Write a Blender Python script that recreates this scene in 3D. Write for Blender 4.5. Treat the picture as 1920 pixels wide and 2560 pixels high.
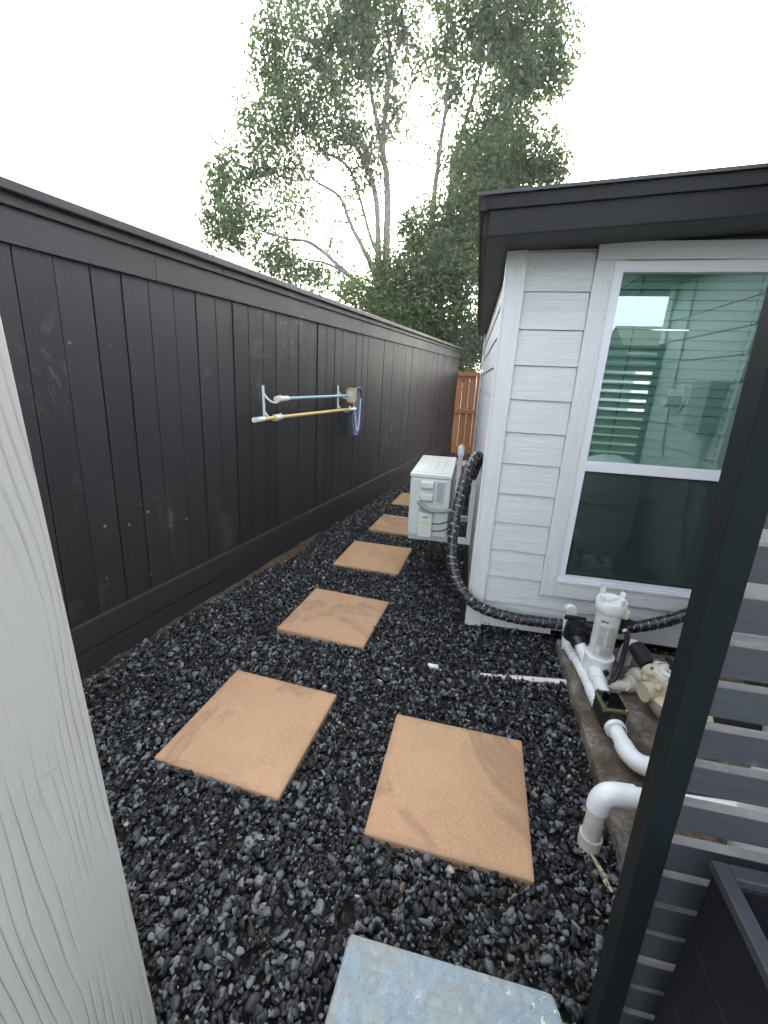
import bpy, bmesh, math, random
import numpy as np
from mathutils import Vector, Matrix
R = math.radians
for o in list(bpy.data.objects): bpy.data.objects.remove(o)
SC = bpy.context.scene
COL = SC.collection

# ------------------------------------------------------------------ camera
cam_d = bpy.data.cameras.new("camera"); cam = bpy.data.objects.new("camera", cam_d); COL.objects.link(cam)
cF = Vector((-0.1836488722, 0.9346511551, -0.3044672560))
cR = Vector((0.9777201010, 0.2057162592, 0.0417639174))
cU = Vector((-0.1016685583, 0.2900138600, 0.9516067808))
M = Matrix.Identity(4)
for i in range(3):
    M[i][0] = cR[i]; M[i][1] = cU[i]; M[i][2] = -cF[i]
M.translation = Vector((-0.1002666603, -2.4883386478, 1.5216823279))
cam.matrix_world = M
cam_d.sensor_fit = 'VERTICAL'; cam_d.sensor_height = 24.0; cam_d.sensor_width = 18.0
cam_d.lens = 1050.95463 / 2560.0 * 24.0
cam_d.clip_start = 0.02; cam_d.clip_end = 800
SC.camera = cam

# ------------------------------------------------------------------ sky, sun, exposure
SUN_EL, SUN_AZ = R(24), R(-7)          # azimuth from +Y towards +X
wd = bpy.data.worlds.new("World"); SC.world = wd; wd.use_nodes = True
wn = wd.node_tree; bg = wn.nodes["Background"]
sky = wn.nodes.new("ShaderNodeTexSky"); sky.sky_type = 'NISHITA'; sky.sun_disc = False
sky.sun_elevation = SUN_EL; sky.sun_rotation = SUN_AZ
sky.air_density = 1.0; sky.dust_density = 6.0; sky.ozone_density = 1.0; sky.altitude = 0
hs = wn.nodes.new("ShaderNodeHueSaturation"); hs.inputs['Saturation'].default_value = .55      # bright high haze: paler and more even than a clear sky
wn.links.new(sky.outputs[0], hs.inputs['Color'])
hz = wn.nodes.new("ShaderNodeMix"); hz.data_type = 'RGBA'; hz.inputs[0].default_value = .62; hz.inputs[7].default_value = (2.05, 2.14, 2.22, 1)
wn.links.new(hs.outputs[0], hz.inputs[6]); wn.links.new(hz.outputs[2], bg.inputs[0]); bg.inputs[1].default_value = 0.15
sd = bpy.data.lights.new("sun", 'SUN'); sd.energy = 0.9; sd.angle = R(14); sd.color = (1.0, 0.93, 0.83)
sun = bpy.data.objects.new("sun", sd); COL.objects.link(sun)
sdir = Vector((math.sin(SUN_AZ) * math.cos(SUN_EL), math.cos(SUN_AZ) * math.cos(SUN_EL), math.sin(SUN_EL)))
sun.rotation_euler = (-sdir).to_track_quat('-Z', 'Y').to_euler(); sun.location = sdir * 60
SC.view_settings.view_transform = 'Standard'; SC.view_settings.look = 'None'
SC.view_settings.gamma = 1.0; SC.view_settings.use_curve_mapping = False
SC.view_settings.exposure = 3.1
SC.render.engine = 'CYCLES'
SC.cycles.max_bounces = 8; SC.cycles.transparent_max_bounces = 16; SC.cycles.caustics_reflective = False; SC.cycles.caustics_refractive = False
SC.cycles.use_denoising = True

# ------------------------------------------------------------------ helpers
def tag(o, label=None, cat=None, group=None, kind=None):
    if label: o["label"] = label
    if cat: o["category"] = cat
    if group: o["group"] = group
    if kind: o["kind"] = kind
    return o
def thing(name, label, cat, loc=(0, 0, 0), rz=0.0, group=None):
    o = bpy.data.objects.new(name, None); COL.objects.link(o)
    o.location = loc; o.rotation_euler = (0, 0, rz); o.empty_display_size = 0.1
    return tag(o, label, cat, group)

class MB:
    """collects shapes into one mesh"""
    def __init__(s): s.v = []; s.f = []; s.uv = []; s.mi = []
    def add(s, vs, fs, uvs=None, mi=0):
        b = len(s.v); s.v += [tuple(p) for p in vs]
        for k, f in enumerate(fs):
            s.f.append(tuple(b + i for i in f)); s.mi.append(mi)
            s.uv.append([uvs[i] for i in f] if uvs else None)
        return s
    def box(s, a, b, mi=0, T=None):
        x0, y0, z0 = a; x1, y1, z1 = b
        vs = [(x0,y0,z0),(x1,y0,z0),(x1,y1,z0),(x0,y1,z0),(x0,y0,z1),(x1,y0,z1),(x1,y1,z1),(x0,y1,z1)]
        if T: vs = [T(*p) for p in vs]
        return s.add(vs, [(0,3,2,1),(4,5,6,7),(0,1,5,4),(1,2,6,5),(2,3,7,6),(3,0,4,7)], mi=mi)
    def obox(s, c, size, rot=None, mi=0):
        m = rot if rot else Matrix.Identity(3); c = Vector(c); h = Vector(size) / 2
        vs = [c + m @ Vector((sx*h.x, sy*h.y, sz*h.z)) for sz in (-1,1) for sx, sy in ((-1,-1),(1,-1),(1,1),(-1,1))]
        return s.add(vs, [(0,3,2,1),(4,5,6,7),(0,1,5,4),(1,2,6,5),(2,3,7,6),(3,0,4,7)], mi=mi)
    def tube(s, pts, r, seg=16, caps=True, mi=0, bump=None):
        pts = [Vector(p) for p in pts]; n = len(pts)
        rs = r if isinstance(r, (list, tuple)) else [r] * n
        t0 = (pts[1] - pts[0]).normalized()
        up = Vector((0,0,1)) if abs(t0.z) < .9 else Vector((1,0,0))
        a = t0.cross(up).normalized(); b = a.cross(t0)
        vs, uvs, fs = [], [], []; L = 0
        for i, p in enumerate(pts):
            if i == 0: t = t0
            elif i == n-1: t = (pts[i]-pts[i-1]).normalized()
            else: t = ((pts[i+1]-pts[i]).normalized() + (pts[i]-pts[i-1]).normalized()).normalized()
            if i: L += (pts[i]-pts[i-1]).length
            a = (a - t*a.dot(t)).normalized(); b = t.cross(a)
            for k in range(seg+1):
                th = 2*math.pi*k/seg
                rr = rs[i] * (bump(L, th) if bump else 1)
                vs.append(p + (a*math.cos(th) + b*math.sin(th))*rr); uvs.append((L, k/seg))
        w = seg+1
        for i in range(n-1):
            for k in range(seg): fs.append((i*w+k, i*w+k+1, (i+1)*w+k+1, (i+1)*w+k))
        s.add(vs, fs, uvs, mi)
        if caps:
            for i, rev in ((0, True), (n-1, False)):
                ring = [vs[i*w+k] for k in range(seg)]
                f = tuple(range(seg)); s.add(ring, [f[::-1] if rev else f], mi=mi)
        return s
    def lathe(s, prof, origin=(0,0,0), axis=(0,0,1), seg=32, mi=0):
        """prof: list of (radius, height) along axis; radius 0 closes it"""
        o = Vector(origin); ax = Vector(axis).normalized()
        up = Vector((0,0,1)) if abs(ax.z) < .9 else Vector((1,0,0))
        a = ax.cross(up).normalized(); b = ax.cross(a)
        vs, fs = [], []
        for (r, h) in prof:
            for k in range(seg):
                th = 2*math.pi*k/seg
                vs.append(o + ax*h + (a*math.cos(th)+b*math.sin(th))*max(r, 1e-5))
        for i in range(len(prof)-1):
            for k in range(seg):
                fs.append((i*seg+k, (i+1)*seg+k, (i+1)*seg+(k+1)%seg, i*seg+(k+1)%seg))
        fs.append(tuple(range(seg))); fs.append(tuple(reversed([(len(prof)-1)*seg+k for k in range(seg)])))
        return s.add(vs, fs, mi=mi)
    def prism(s, poly, z0, z1, T=None, mi=0):
        n = len(poly); vs = [(x,y,z0) for x,y in poly] + [(x,y,z1) for x,y in poly]
        if T: vs = [T(*p) for p in vs]
        fs = [tuple(reversed(range(n))), tuple(range(n, 2*n))] + [(i,(i+1)%n,n+(i+1)%n,n+i) for i in range(n)]
        return s.add(vs, fs, mi=mi)
    def build(s, name, mat, parent=None, bevel=0, smooth=None, seg=2, fix=True):
        me = bpy.data.meshes.new(name); me.from_pydata(s.v, [], s.f)
        if any(u for u in s.uv):
            ul = me.uv_layers.new(name="UVMap"); k = 0
            for fi, p in enumerate(me.polygons):
                u = s.uv[fi]
                for j in range(p.loop_total):
                    if u: ul.data[k].uv = u[j]
                    k += 1
        ms = mat if isinstance(mat, (list, tuple)) else [mat]
        for m in ms: me.materials.append(m)
        if len(ms) > 1:
            for p, i in zip(me.polygons, s.mi): p.material_index = i
        if fix:
            bm = bmesh.new(); bm.from_mesh(me)
            bmesh.ops.remove_doubles(bm, verts=bm.verts, dist=2e-5)
            bmesh.ops.recalc_face_normals(bm, faces=bm.faces); bm.to_mesh(me); bm.free()
        if smooth is not None:
            me.polygons.foreach_set("use_smooth", [True]*len(me.polygons))
            try: me.set_sharp_from_angle(angle=R(smooth))
            except Exception: pass
        o = bpy.data.objects.new(name, me); COL.objects.link(o)
        if parent: o.parent = parent
        if bevel:
            b = o.modifiers.new("bevel", 'BEVEL'); b.width = bevel; b.segments = seg; b.limit_method = 'ANGLE'; b.angle_limit = R(40)
            if smooth is None:
                b.harden_normals = False
        return o

def smooth_path(pts, n=8):
    """Catmull-Rom"""
    P = [Vector(p) for p in pts]; out = []
    for i in range(len(P)-1):
        p0 = P[max(i-1,0)]; p1 = P[i]; p2 = P[i+1]; p3 = P[min(i+2,len(P)-1)]
        for k in range(n):
            t = k/n
            out.append(0.5*((2*p1)+(p2-p0)*t+(2*p0-5*p1+4*p2-p3)*t*t+(3*p1-p0-3*p2+p3)*t**3))
    out.append(P[-1]); return out
def bend(p0, c, p1, n=8):
    p0, c, p1 = Vector(p0), Vector(c), Vector(p1)
    return [p0*(1-t)**2 + c*2*t*(1-t) + p1*t*t for t in [i/n for i in range(n+1)]]

# ------------------------------------------------------------------ materials
class NT:
    def __init__(s, name):
        s.m = bpy.data.materials.new(name); s.m.use_nodes = True
        s.t = s.m.node_tree; s.b = s.t.nodes["Principled BSDF"]; s.out = s.t.nodes["Material Output"]
    def n(s, typ, **kw):
        nd = s.t.nodes.new(typ)
        for k, v in kw.items():
            if k.startswith("i_"):
                key = k[2:]; key = int(key) if key.isdigit() else key.replace("_", " ")
                nd.inputs[key].default_value = v
            else: setattr(nd, k, v)
        return nd
    def l(s, a, b): s.t.links.new(a, b)
    def coord(s, kind='Object', scale=(1,1,1), rot=(0,0,0), loc=(0,0,0)):
        c = s.n("ShaderNodeTexCoord"); mp = s.n("ShaderNodeMapping")
        mp.inputs['Scale'].default_value = scale; mp.inputs['Rotation'].default_value = rot; mp.inputs['Location'].default_value = loc
        s.l(c.outputs[kind], mp.inputs[0]); return mp.outputs[0]
    def noise(s, vec, scale=5, detail=4, rough=.55, dist=0.0):
        nd = s.n("ShaderNodeTexNoise"); nd.inputs['Scale'].default_value = scale; nd.inputs['Detail'].default_value = detail
        nd.inputs['Roughness'].default_value = rough; nd.inputs['Distortion'].default_value = dist
        s.l(vec, nd.inputs['Vector']); return nd.outputs['Fac']
    def ramp(s, fac, stops):
        r = s.n("ShaderNodeValToRGB"); els = r.color_ramp.elements
        while len(els) > 1: els.remove(els[-1])
        els[0].position = stops[0][0]; els[0].color = stops[0][1] if len(stops[0][1]) == 4 else (*stops[0][1], 1)
        for p, c in stops[1:]:
            e = els.new(p); e.color = c if len(c) == 4 else (*c, 1)
        s.l(fac, r.inputs[0]); return r.outputs[0]
    def mix(s, a, b, fac, mode='MIX'):
        m = s.n("ShaderNodeMix"); m.data_type = 'RGBA'; m.blend_type = mode
        for sock, v in ((m.inputs[6], a), (m.inputs[7], b), (m.inputs[0], fac)):
            if isinstance(v, (int, float)): sock.default_value = v
            elif isinstance(v, (tuple, list)): sock.default_value = (*v, 1) if len(v) == 3 else v
            else: s.l(v, sock)
        return m.outputs[2]
    def math(s, op, a, b=0.0, c=None):
        m = s.n("ShaderNodeMath"); m.operation = op
        for i, v in enumerate((a, b)):
            if isinstance(v, (int, float)): m.inputs[i].default_value = v
            else: s.l(v, m.inputs[i])
        if c is not None: m.inputs[2].default_value = c
        return m.outputs[0]
    def bump(s, h, strength=.3, dist=.01, prev=None):
        b = s.n("ShaderNodeBump"); b.inputs['Strength'].default_value = strength; b.inputs['Distance'].default_value = dist
        s.l(h, b.inputs['Height'])
        if prev: s.l(prev, b.inputs['Normal'])
        return b.outputs[0]
    def set(s, col=None, rough=None, normal=None, metal=None, spec=None, **kw):
        for key, v in (('Base Color', col), ('Roughness', rough), ('Normal', normal), ('Metallic', metal), ('Specular IOR Level', spec)):
            if v is None: continue
            if isinstance(v, (int, float)): s.b.inputs[key].default_value = v
            elif isinstance(v, (tuple, list)): s.b.inputs[key].default_value = (*v, 1) if len(v) == 3 else v
            else: s.l(v, s.b.inputs[key])
        return s.m
def island(t):
    return t.n("ShaderNodeNewGeometry").outputs['Random Per Island']

def m_plain(name, col, rough=.5, var=.06, scale=6, bump=.05, bscale=120, metal=0, spec=.5):
    t = NT(name); v = t.coord()
    f = t.noise(v, scale, 5)
    c = t.ramp(f, [(.3, tuple(x*(1-var) for x in col)), (.7, tuple(min(1, x*(1+var)) for x in col))])
    b = t.bump(t.noise(v, bscale, 3), bump, .002)
    return t.set(c, rough, b, metal, spec)

def m_paintwood(name, col, axis='z', rough=.5, scuff=.0, scuffcol=(.3,.29,.27), isl=.25, grain=.35, gscale=1.0, spec=.5, dust=0.0):
    """painted timber: grain along one axis, variation per board, scuffs"""
    t = NT(name)
    sc = {'z': (22,22,1.2), 'x': (1.2,22,22), 'y': (22,1.2,22)}[axis]
    v = t.coord(scale=tuple(x*gscale for x in sc)); vo = t.coord()
    g = t.noise(v, 3.0, 6, .62, .4)
    r = island(t)
    tone = t.math('ADD', t.math('MULTIPLY', r, isl), 1 - isl/2)
    big = t.noise(vo, 1.7, 4)
    c = t.mix(tuple(x*.82 for x in col), tuple(x*1.2 for x in col), g)
    c = t.mix(c, tuple(x*1.45 for x in col), t.math('MULTIPLY', big, .35))
    c = t.mix((0,0,0), c, tone, 'MIX') if isl else c
    if scuff:
        a = t.noise(t.coord(scale=(1,1,.8)), 4.3, 8, .72, .9)
        b2 = t.noise(vo, 1.1, 2)
        m = t.math('MULTIPLY', t.ramp(a, [(.555,(0,0,0)),(.66,(1,1,1))]), t.ramp(b2, [(.44,(0,0,0)),(.60,(1,1,1))]))
        fine = t.noise(vo, 46, 3)
        m = t.math('MULTIPLY', m, t.ramp(fine, [(.35,(.15,.15,.15)),(.6,(1,1,1))]))
        c = t.mix(c, scuffcol, t.math('MULTIPLY', m, scuff))
        sp = t.n("ShaderNodeTexVoronoi"); sp.inputs['Scale'].default_value = 9; t.l(vo, sp.inputs['Vector'])
        m2 = t.math('MULTIPLY', t.ramp(sp.outputs['Distance'], [(.045,(1,1,1)),(.09,(0,0,0))]), t.ramp(b2, [(.46,(0,0,0)),(.54,(1,1,1))]))
        c = t.mix(c, (.42,.4,.37), t.math('MULTIPLY', m2, .55))
    if dust:
        geo = t.n("ShaderNodeNewGeometry"); sx = t.n("ShaderNodeSeparateXYZ"); t.l(geo.outputs['Normal'], sx.inputs[0])
        up = t.ramp(sx.outputs[2], [(.6,(0,0,0)),(.95,(1,1,1))])
        dn = t.ramp(t.noise(vo, 30, 4), [(.3,(.4,.4,.4)),(.65,(1,1,1))])
        c = t.mix(c, (.17,.17,.17), t.math('MULTIPLY', t.math('MULTIPLY', up, dn), dust))
    rg = t.math('ADD', t.math('MULTIPLY', big, .25), rough-.1)
    bp = t.bump(g, grain, .004)
    return t.set(c, rg, bp, spec=spec)

def m_grain(name, col, axis='x', rough=.55, strength=.6, wscale=7.0, cc=.9):
    """embossed cedar-grain fibre cement"""
    t = NT(name)
    sc = {'x': (.8,1,6.5), 'z': (6,1,.7), 'y': (1,.8,6.5), 'zx': (2.6,2.6,.30)}[axis]
    vo = t.coord(); v = t.coord(scale=sc)
    r = island(t)
    off = t.n("ShaderNodeCombineXYZ"); rr = t.math('MULTIPLY', r, 37.0)
    for k in range(3): t.l(rr, off.inputs[k])
    ad = t.n("ShaderNodeVectorMath"); ad.operation = 'ADD'; t.l(v, ad.inputs[0]); t.l(off.outputs[0], ad.inputs[1])
    n1 = t.noise(ad.outputs[0], 3.2, 2, .5, .3)
    rings = t.math('FRACT', t.math('MULTIPLY', n1, wscale*2.2))
    lines = t.ramp(rings, [(0,(.2,.2,.2)),(.08,(0,0,0)),(.22,(.75,.75,.75)),(.6,(1,1,1)),(.93,(.8,.8,.8)),(1,(.2,.2,.2))])
    mask = t.ramp(t.noise(ad.outputs[0], 5, 3), [(.38,(0,0,0)),(.6,(1,1,1))])
    h = t.math('MULTIPLY', lines, t.math('ADD', t.math('MULTIPLY', mask, .8), .2))
    fine = t.noise(t.coord(scale=tuple(60 if x > 2 else (6 if x < .9 else 20) for x in sc)), 3, 4)
    h = t.math('ADD', h, t.math('MULTIPLY', fine, .35))
    c = t.mix(tuple(x*cc for x in col), col, lines)
    c = t.mix(c, tuple(x*.93 for x in col), t.noise(vo, 2.2, 5))
    return t.set(c, rough, t.bump(h, strength, .003))

MT = {}
MT['fence'] = m_paintwood('black_fence_paint', (.020,.020,.022), 'z', .45, .65, (.20,.19,.18), isl=.7)
MT['fence_h'] = m_paintwood('black_fence_rail_paint', (.027,.0265,.027), 'y', .45, .25, isl=.3)
MT['slat'] = m_paintwood('dark_slat_paint', (.043,.047,.055), 'x', .5, .12, isl=.3, dust=.9)
MT['post'] = m_paintwood('dark_post_paint', (.008,.0115,.0135), 'z', .62, .04, isl=0.0, grain=.15, spec=.12)
MT['planter'] = m_paintwood('planter_paint', (.0045,.005,.008), 'y', .55, .1, isl=.3, spec=.3)
MT['planter_rim'] = m_paintwood('planter_rim_paint', (.030,.032,.043), 'y', .5, .1, isl=.15)
MT['cedar'] = m_paintwood('cedar_boards', (.31,.128,.055), 'z', .7, 0, isl=.55, grain=.5)
MT['siding'] = m_grain('pale_grey_siding', (.64,.66,.675), 'x', .5, .55)
MT['siding_y'] = m_grain('pale_grey_siding_side', (.64,.66,.675), 'y', .5, .55)
MT['trim'] = m_grain('pale_grey_trim', (.66,.68,.69), 'z', .5, .5)
MT['trim_h'] = m_grain('pale_grey_trim_flat', (.66,.68,.69), 'x', .5, .5)
def m_column():
    t = NT('grey_column_board'); v = t.coord(); sp = t.n("ShaderNodeSeparateXYZ"); t.l(v, sp.inputs[0])
    n1 = t.noise(t.coord(scale=(1,3.0,.75)), 1.6, 2, .45, .2)
    w = t.math('ADD', t.math('ADD', t.math('MULTIPLY', sp.outputs[1], 62.0), t.math('MULTIPLY', sp.outputs[2], 1.6)), t.math('ADD', t.math('MULTIPLY', n1, 6.0), t.math('MULTIPLY', t.noise(t.coord(scale=(1,11,.5)), 1.0, 2), 3.0)))
    fr = t.math('FRACT', w)
    groove = t.ramp(fr, [(0,(0,0,0)),(.07,(.15,.15,.15)),(.20,(.9,.9,.9)),(.55,(1,1,1)),(.9,(.75,.75,.75)),(1,(0,0,0))])
    mask = t.ramp(t.noise(t.coord(scale=(1,4,1.1)), 2.3, 3), [(.40,(.02,.02,.02)),(.62,(1,1,1))])
    inv = t.math('MULTIPLY', t.math('SUBTRACT', 1.0, groove), mask); h = t.math('SUBTRACT', 1.0, inv)
    nick = t.ramp(t.noise(t.coord(scale=(1,14,60)), 3, 4), [(.60,(0,0,0)),(.68,(1,1,1))])
    nm = t.ramp(t.noise(v, 6, 3), [(.56,(0,0,0)),(.66,(1,1,1))])
    h2 = t.math('SUBTRACT', h, t.math('MULTIPLY', t.math('MULTIPLY', nick, nm), .5))
    c = t.mix((.455,.44,.415), (.385,.37,.35), t.math('MULTIPLY', inv, .55))
    c = t.mix(c, (.48,.465,.44), t.math('MULTIPLY', t.noise(v, 3, 5), .5))
    return t.set(c, .5, t.bump(t.math('ADD', h2, t.math('MULTIPLY', t.noise(v, 220, 3), .2)), .75, .004))
MT['column'] = m_column()
MT['fascia'] = m_paintwood('dark_fascia_paint', (.009,.0095,.0105), 'x', .6, 0, isl=.2, grain=.3, spec=.3)
MT['soffit'] = m_plain('dark_soffit_paint', (.018,.019,.02), .6)
MT['vinyl'] = m_plain('white_vinyl', (.72,.73,.79), .3, .02, bump=.01)
MT['pvc'] = m_plain('white_pvc', (.76,.78,.79), .36, .09, 13, .05)
MT['pvc_old'] = m_plain('dirty_pvc', (.56,.54,.49), .5, .2, 14, .1)
MT['pvc_dusty'] = m_plain('dusty_pvc', (.66,.63,.58), .55, .22, 16, .1)
MT['pvc_brown'] = m_plain('soil_stained_pvc', (.38,.33,.27), .7, .3, 18, .2)
MT['splinter'] = m_paintwood('pale_splinter', (.42,.35,.25), 'y', .8, 0, isl=.4)
MT['pvc_ivory'] = m_plain('ivory_plastic', (.72,.69,.58), .35, .05)
MT['tan'] = m_plain('tan_plastic', (.57,.50,.37), .38, .08, 10, .05)
MT['black_pl'] = m_plain('black_plastic', (.012,.013,.014), .32, .2)
MT['black_rub'] = m_plain('black_rubber', (.018,.018,.02), .5, .2)
MT['grey_cable'] = m_plain('grey_cable', (.22,.23,.25), .5)
MT['galv'] = m_plain('pale_metal', (.62,.64,.66), .45, .08, 12, .05, .0)
MT['steel'] = m_plain('steel', (.6,.6,.6), .3, .1, metal=1.0)
MT['ac'] = m_plain('ac_ivory_enamel', (.55,.59,.575), .38, .03, 4, .02)
MT['ac_grey'] = m_plain('ac_grey_grille', (.32,.34,.35), .5)
MT['ac_dark'] = m_plain('ac_dark_coil', (.05,.05,.055), .6)
MT['yellow'] = m_plain('yellow_sticker', (.70,.62,.10), .5)
MT['label'] = m_plain('paper_label', (.66,.66,.62), .5, .05)
MT['ink'] = m_plain('printed_ink', (.10,.11,.12), .5)
MT['bluewhite'] = m_plain('blue_print', (.18,.33,.45), .4)
MT['teal'] = m_plain('teal_pole', (.26,.44,.50), .35, .05)
MT['ypole'] = m_plain('yellow_pole', (.62,.44,.16), .4, .1)
MT['yframe'] = m_plain('yellow_frame', (.66,.46,.13), .4)
MT['bristle'] = m_plain('white_bristles', (.62,.62,.58), .8, .15, 60, .6, 200)
MT['bluefr'] = m_plain('blue_net_frame', (.035,.085,.24), .4)
MT['blackroom'] = m_plain('dark_room_wall', (.08,.085,.085), .8)
MT['shingle'] = m_plain('dark_shingles', (.05,.05,.05), .85, .4, 20, .8, 60)
MT['bark'] = m_plain('grey_bark', (.17,.155,.14), .85, .3, 8, .6, 25)
MT['blind'] = m_plain('white_blind', (.80,.82,.80), .5, .02)

def m_glass(name, tint, refl, gcol=(.90,.97,.94)):
    t = NT(name); t.t.nodes.remove(t.b)
    tr = t.n("ShaderNodeBsdfTransparent"); tr.inputs[0].default_value = (*tint, 1)
    gl = t.n("ShaderNodeBsdfGlossy"); gl.inputs['Roughness'].default_value = 0.0; gl.inputs[0].default_value = (*gcol,1)
    fr = t.n("ShaderNodeFresnel"); fr.inputs[0].default_value = 1.5
    k = t.math('ADD', t.math('MULTIPLY', fr.outputs[0], .9), refl)
    mx = t.n("ShaderNodeMixShader"); t.l(k, mx.inputs[0]); t.l(tr.outputs[0], mx.inputs[1]); t.l(gl.outputs[0], mx.inputs[2])
    t.l(mx.outputs[0], t.out.inputs[0]); return t.m
MT['glass'] = m_glass('green_window_glass', (.78,.95,.90), .17)
MT['glass_low'] = m_glass('dark_window_glass', (.52,.63,.59), .15, (.82,1,.96))
MT['amber'] = m_glass('amber_clear_lid', (.72,.66,.38), .10)
MT['amber_frame'] = m_plain('amber_moulded_frame', (.13,.12,.06), .15, .3, 60)
def m_screen():
    t = NT('insect_screen_mesh')
    df = t.n("ShaderNodeBsdfDiffuse"); df.inputs[0].default_value = (.05,.07,.07,1)
    tr = t.n("ShaderNodeBsdfTransparent"); mx = t.n("ShaderNodeMixShader"); mx.inputs[0].default_value = .5
    t.l(tr.outputs[0], mx.inputs[1]); t.l(df.outputs[0], mx.inputs[2]); t.l(mx.outputs[0], t.out.inputs[0]); return t.m
MT['screen'] = m_screen()
def m_net():
    t = NT('pool_net_mesh')
    df = t.n("ShaderNodeBsdfDiffuse"); df.inputs[0].default_value = (.30,.32,.37,1)
    tr = t.n("ShaderNodeBsdfTransparent"); mx = t.n("ShaderNodeMixShader"); mx.inputs[0].default_value = .7
    t.l(tr.outputs[0], mx.inputs[1]); t.l(df.outputs[0], mx.inputs[2]); t.l(mx.outputs[0], t.out.inputs[0]); return t.m
MT['net'] = m_net()

def m_gravel():
    t = NT('black_crushed_rock'); r = island(t); v = t.coord()
    c = t.ramp(r, [(0,(.004,.004,.005)),(.50,(.007,.0075,.0085)),(.62,(.018,.0195,.022)),(.75,(.070,.076,.084)),(.94,(.15,.158,.168)),(.985,(.15,.145,.14)),(.992,(.10,.08,.06)),(.9945,(.42,.40,.37)),(.998,(.30,.17,.11)),(1,(.4,.36,.3))])
    c = t.mix(c, (.12,.125,.13), t.math('MULTIPLY', t.ramp(t.noise(v, 160, 4), [(.45,(0,0,0)),(.75,(1,1,1))]), .16))
    return t.set(c, t.math('ADD', t.math('MULTIPLY', t.noise(v, 30, 2), .4), .42), t.bump(t.noise(v, 240, 4), .4, .002), spec=.45)
MT['gravel'] = m_gravel()
def m_ground(name, c0, c1, scale=20):
    t = NT(name); v = t.coord(); f = t.noise(v, scale, 8, .65)
    return t.set(t.ramp(f, [(.3,c0),(.7,c1)]), .95, t.bump(t.noise(v, scale*3, 6), .8, .02))
MT['soil_dark'] = m_ground('dark_soil', (.008,.008,.008), (.025,.023,.02))
MT['soil'] = m_ground('brown_soil', (.025,.016,.010), (.10,.065,.04), 16)
MT['lawn'] = m_ground('far_lawn', (.03,.045,.02), (.07,.08,.04), 3)
MT['pot_soil'] = m_ground('planter_soil', (.02,.015,.012), (.10,.06,.045), 25)
def m_paver():
    t = NT('tan_paver'); v = t.coord(); r = t.n("ShaderNodeObjectInfo").outputs['Random']
    wv = t.n("ShaderNodeVectorMath"); wv.operation = 'ADD'; cb = t.n("ShaderNodeCombineXYZ")
    rr = t.math('MULTIPLY', r, 20.0); t.l(rr, cb.inputs[0]); t.l(rr, cb.inputs[1]); t.l(v, wv.inputs[0]); t.l(cb.outputs[0], wv.inputs[1]); v = wv.outputs[0]
    big = t.noise(v, 2.6, 5, .6, .2); fine = t.noise(v, 230, 3, .7); sp = t.noise(v, 150, 2)
    c = t.ramp(big, [(.30,(.345,.20,.11)),(.48,(.42,.255,.14)),(.70,(.50,.325,.19))])
    c = t.mix(c, t.ramp(r, [(0,(.46,.275,.165)),(.35,(.45,.295,.15)),(.7,(.43,.255,.16)),(1,(.48,.305,.17))]), .4)
    c = t.mix(c, (.55,.385,.25), t.math('MULTIPLY', t.ramp(fine, [(.44,(0,0,0)),(.66,(1,1,1))]), .5))
    c = t.mix(c, (.20,.12,.075), t.math('MULTIPLY', t.ramp(fine, [(.32,(1,1,1)),(.46,(0,0,0))]), .42))
    c = t.mix(c, (.14,.09,.06), t.math('MULTIPLY', t.ramp(sp, [(.70,(0,0,0)),(.76,(1,1,1))]), .35))
    st = t.noise(v, 1.6, 6, .62, .7)
    c = t.mix(c, (.26,.155,.10), t.math('MULTIPLY', t.ramp(st, [(.53,(0,0,0)),(.575,(1,1,1)),(.60,(.35,.35,.35)),(.68,(0,0,0))]), .6))
    pk = t.ramp(t.noise(v, 3.1, 4, .6, .4), [(.58,(0,0,0)),(.75,(1,1,1))])
    c = t.mix(c, (.42,.20,.15), t.math('MULTIPLY', pk, .55))
    # grime that has collected along the slab's own rim
    oc = t.n("ShaderNodeTexCoord"); gx = t.n("ShaderNodeSeparateXYZ"); t.l(oc.outputs['Object'], gx.inputs[0])
    e = t.math('MAXIMUM', t.math('ABSOLUTE', gx.outputs[0]), t.math('ABSOLUTE', gx.outputs[1]))
    e = t.math('ADD', e, t.math('MULTIPLY', t.math('SUBTRACT', t.noise(v, 22, 4), .5), .05))
    c = t.mix(c, (.23,.15,.10), t.math('MULTIPLY', t.ramp(e, [(.255,(0,0,0)),(.285,(1,1,1))]), .45))
    return t.set(c, .92, t.bump(fine, .45, .003))
MT['paver'] = m_paver()
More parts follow.
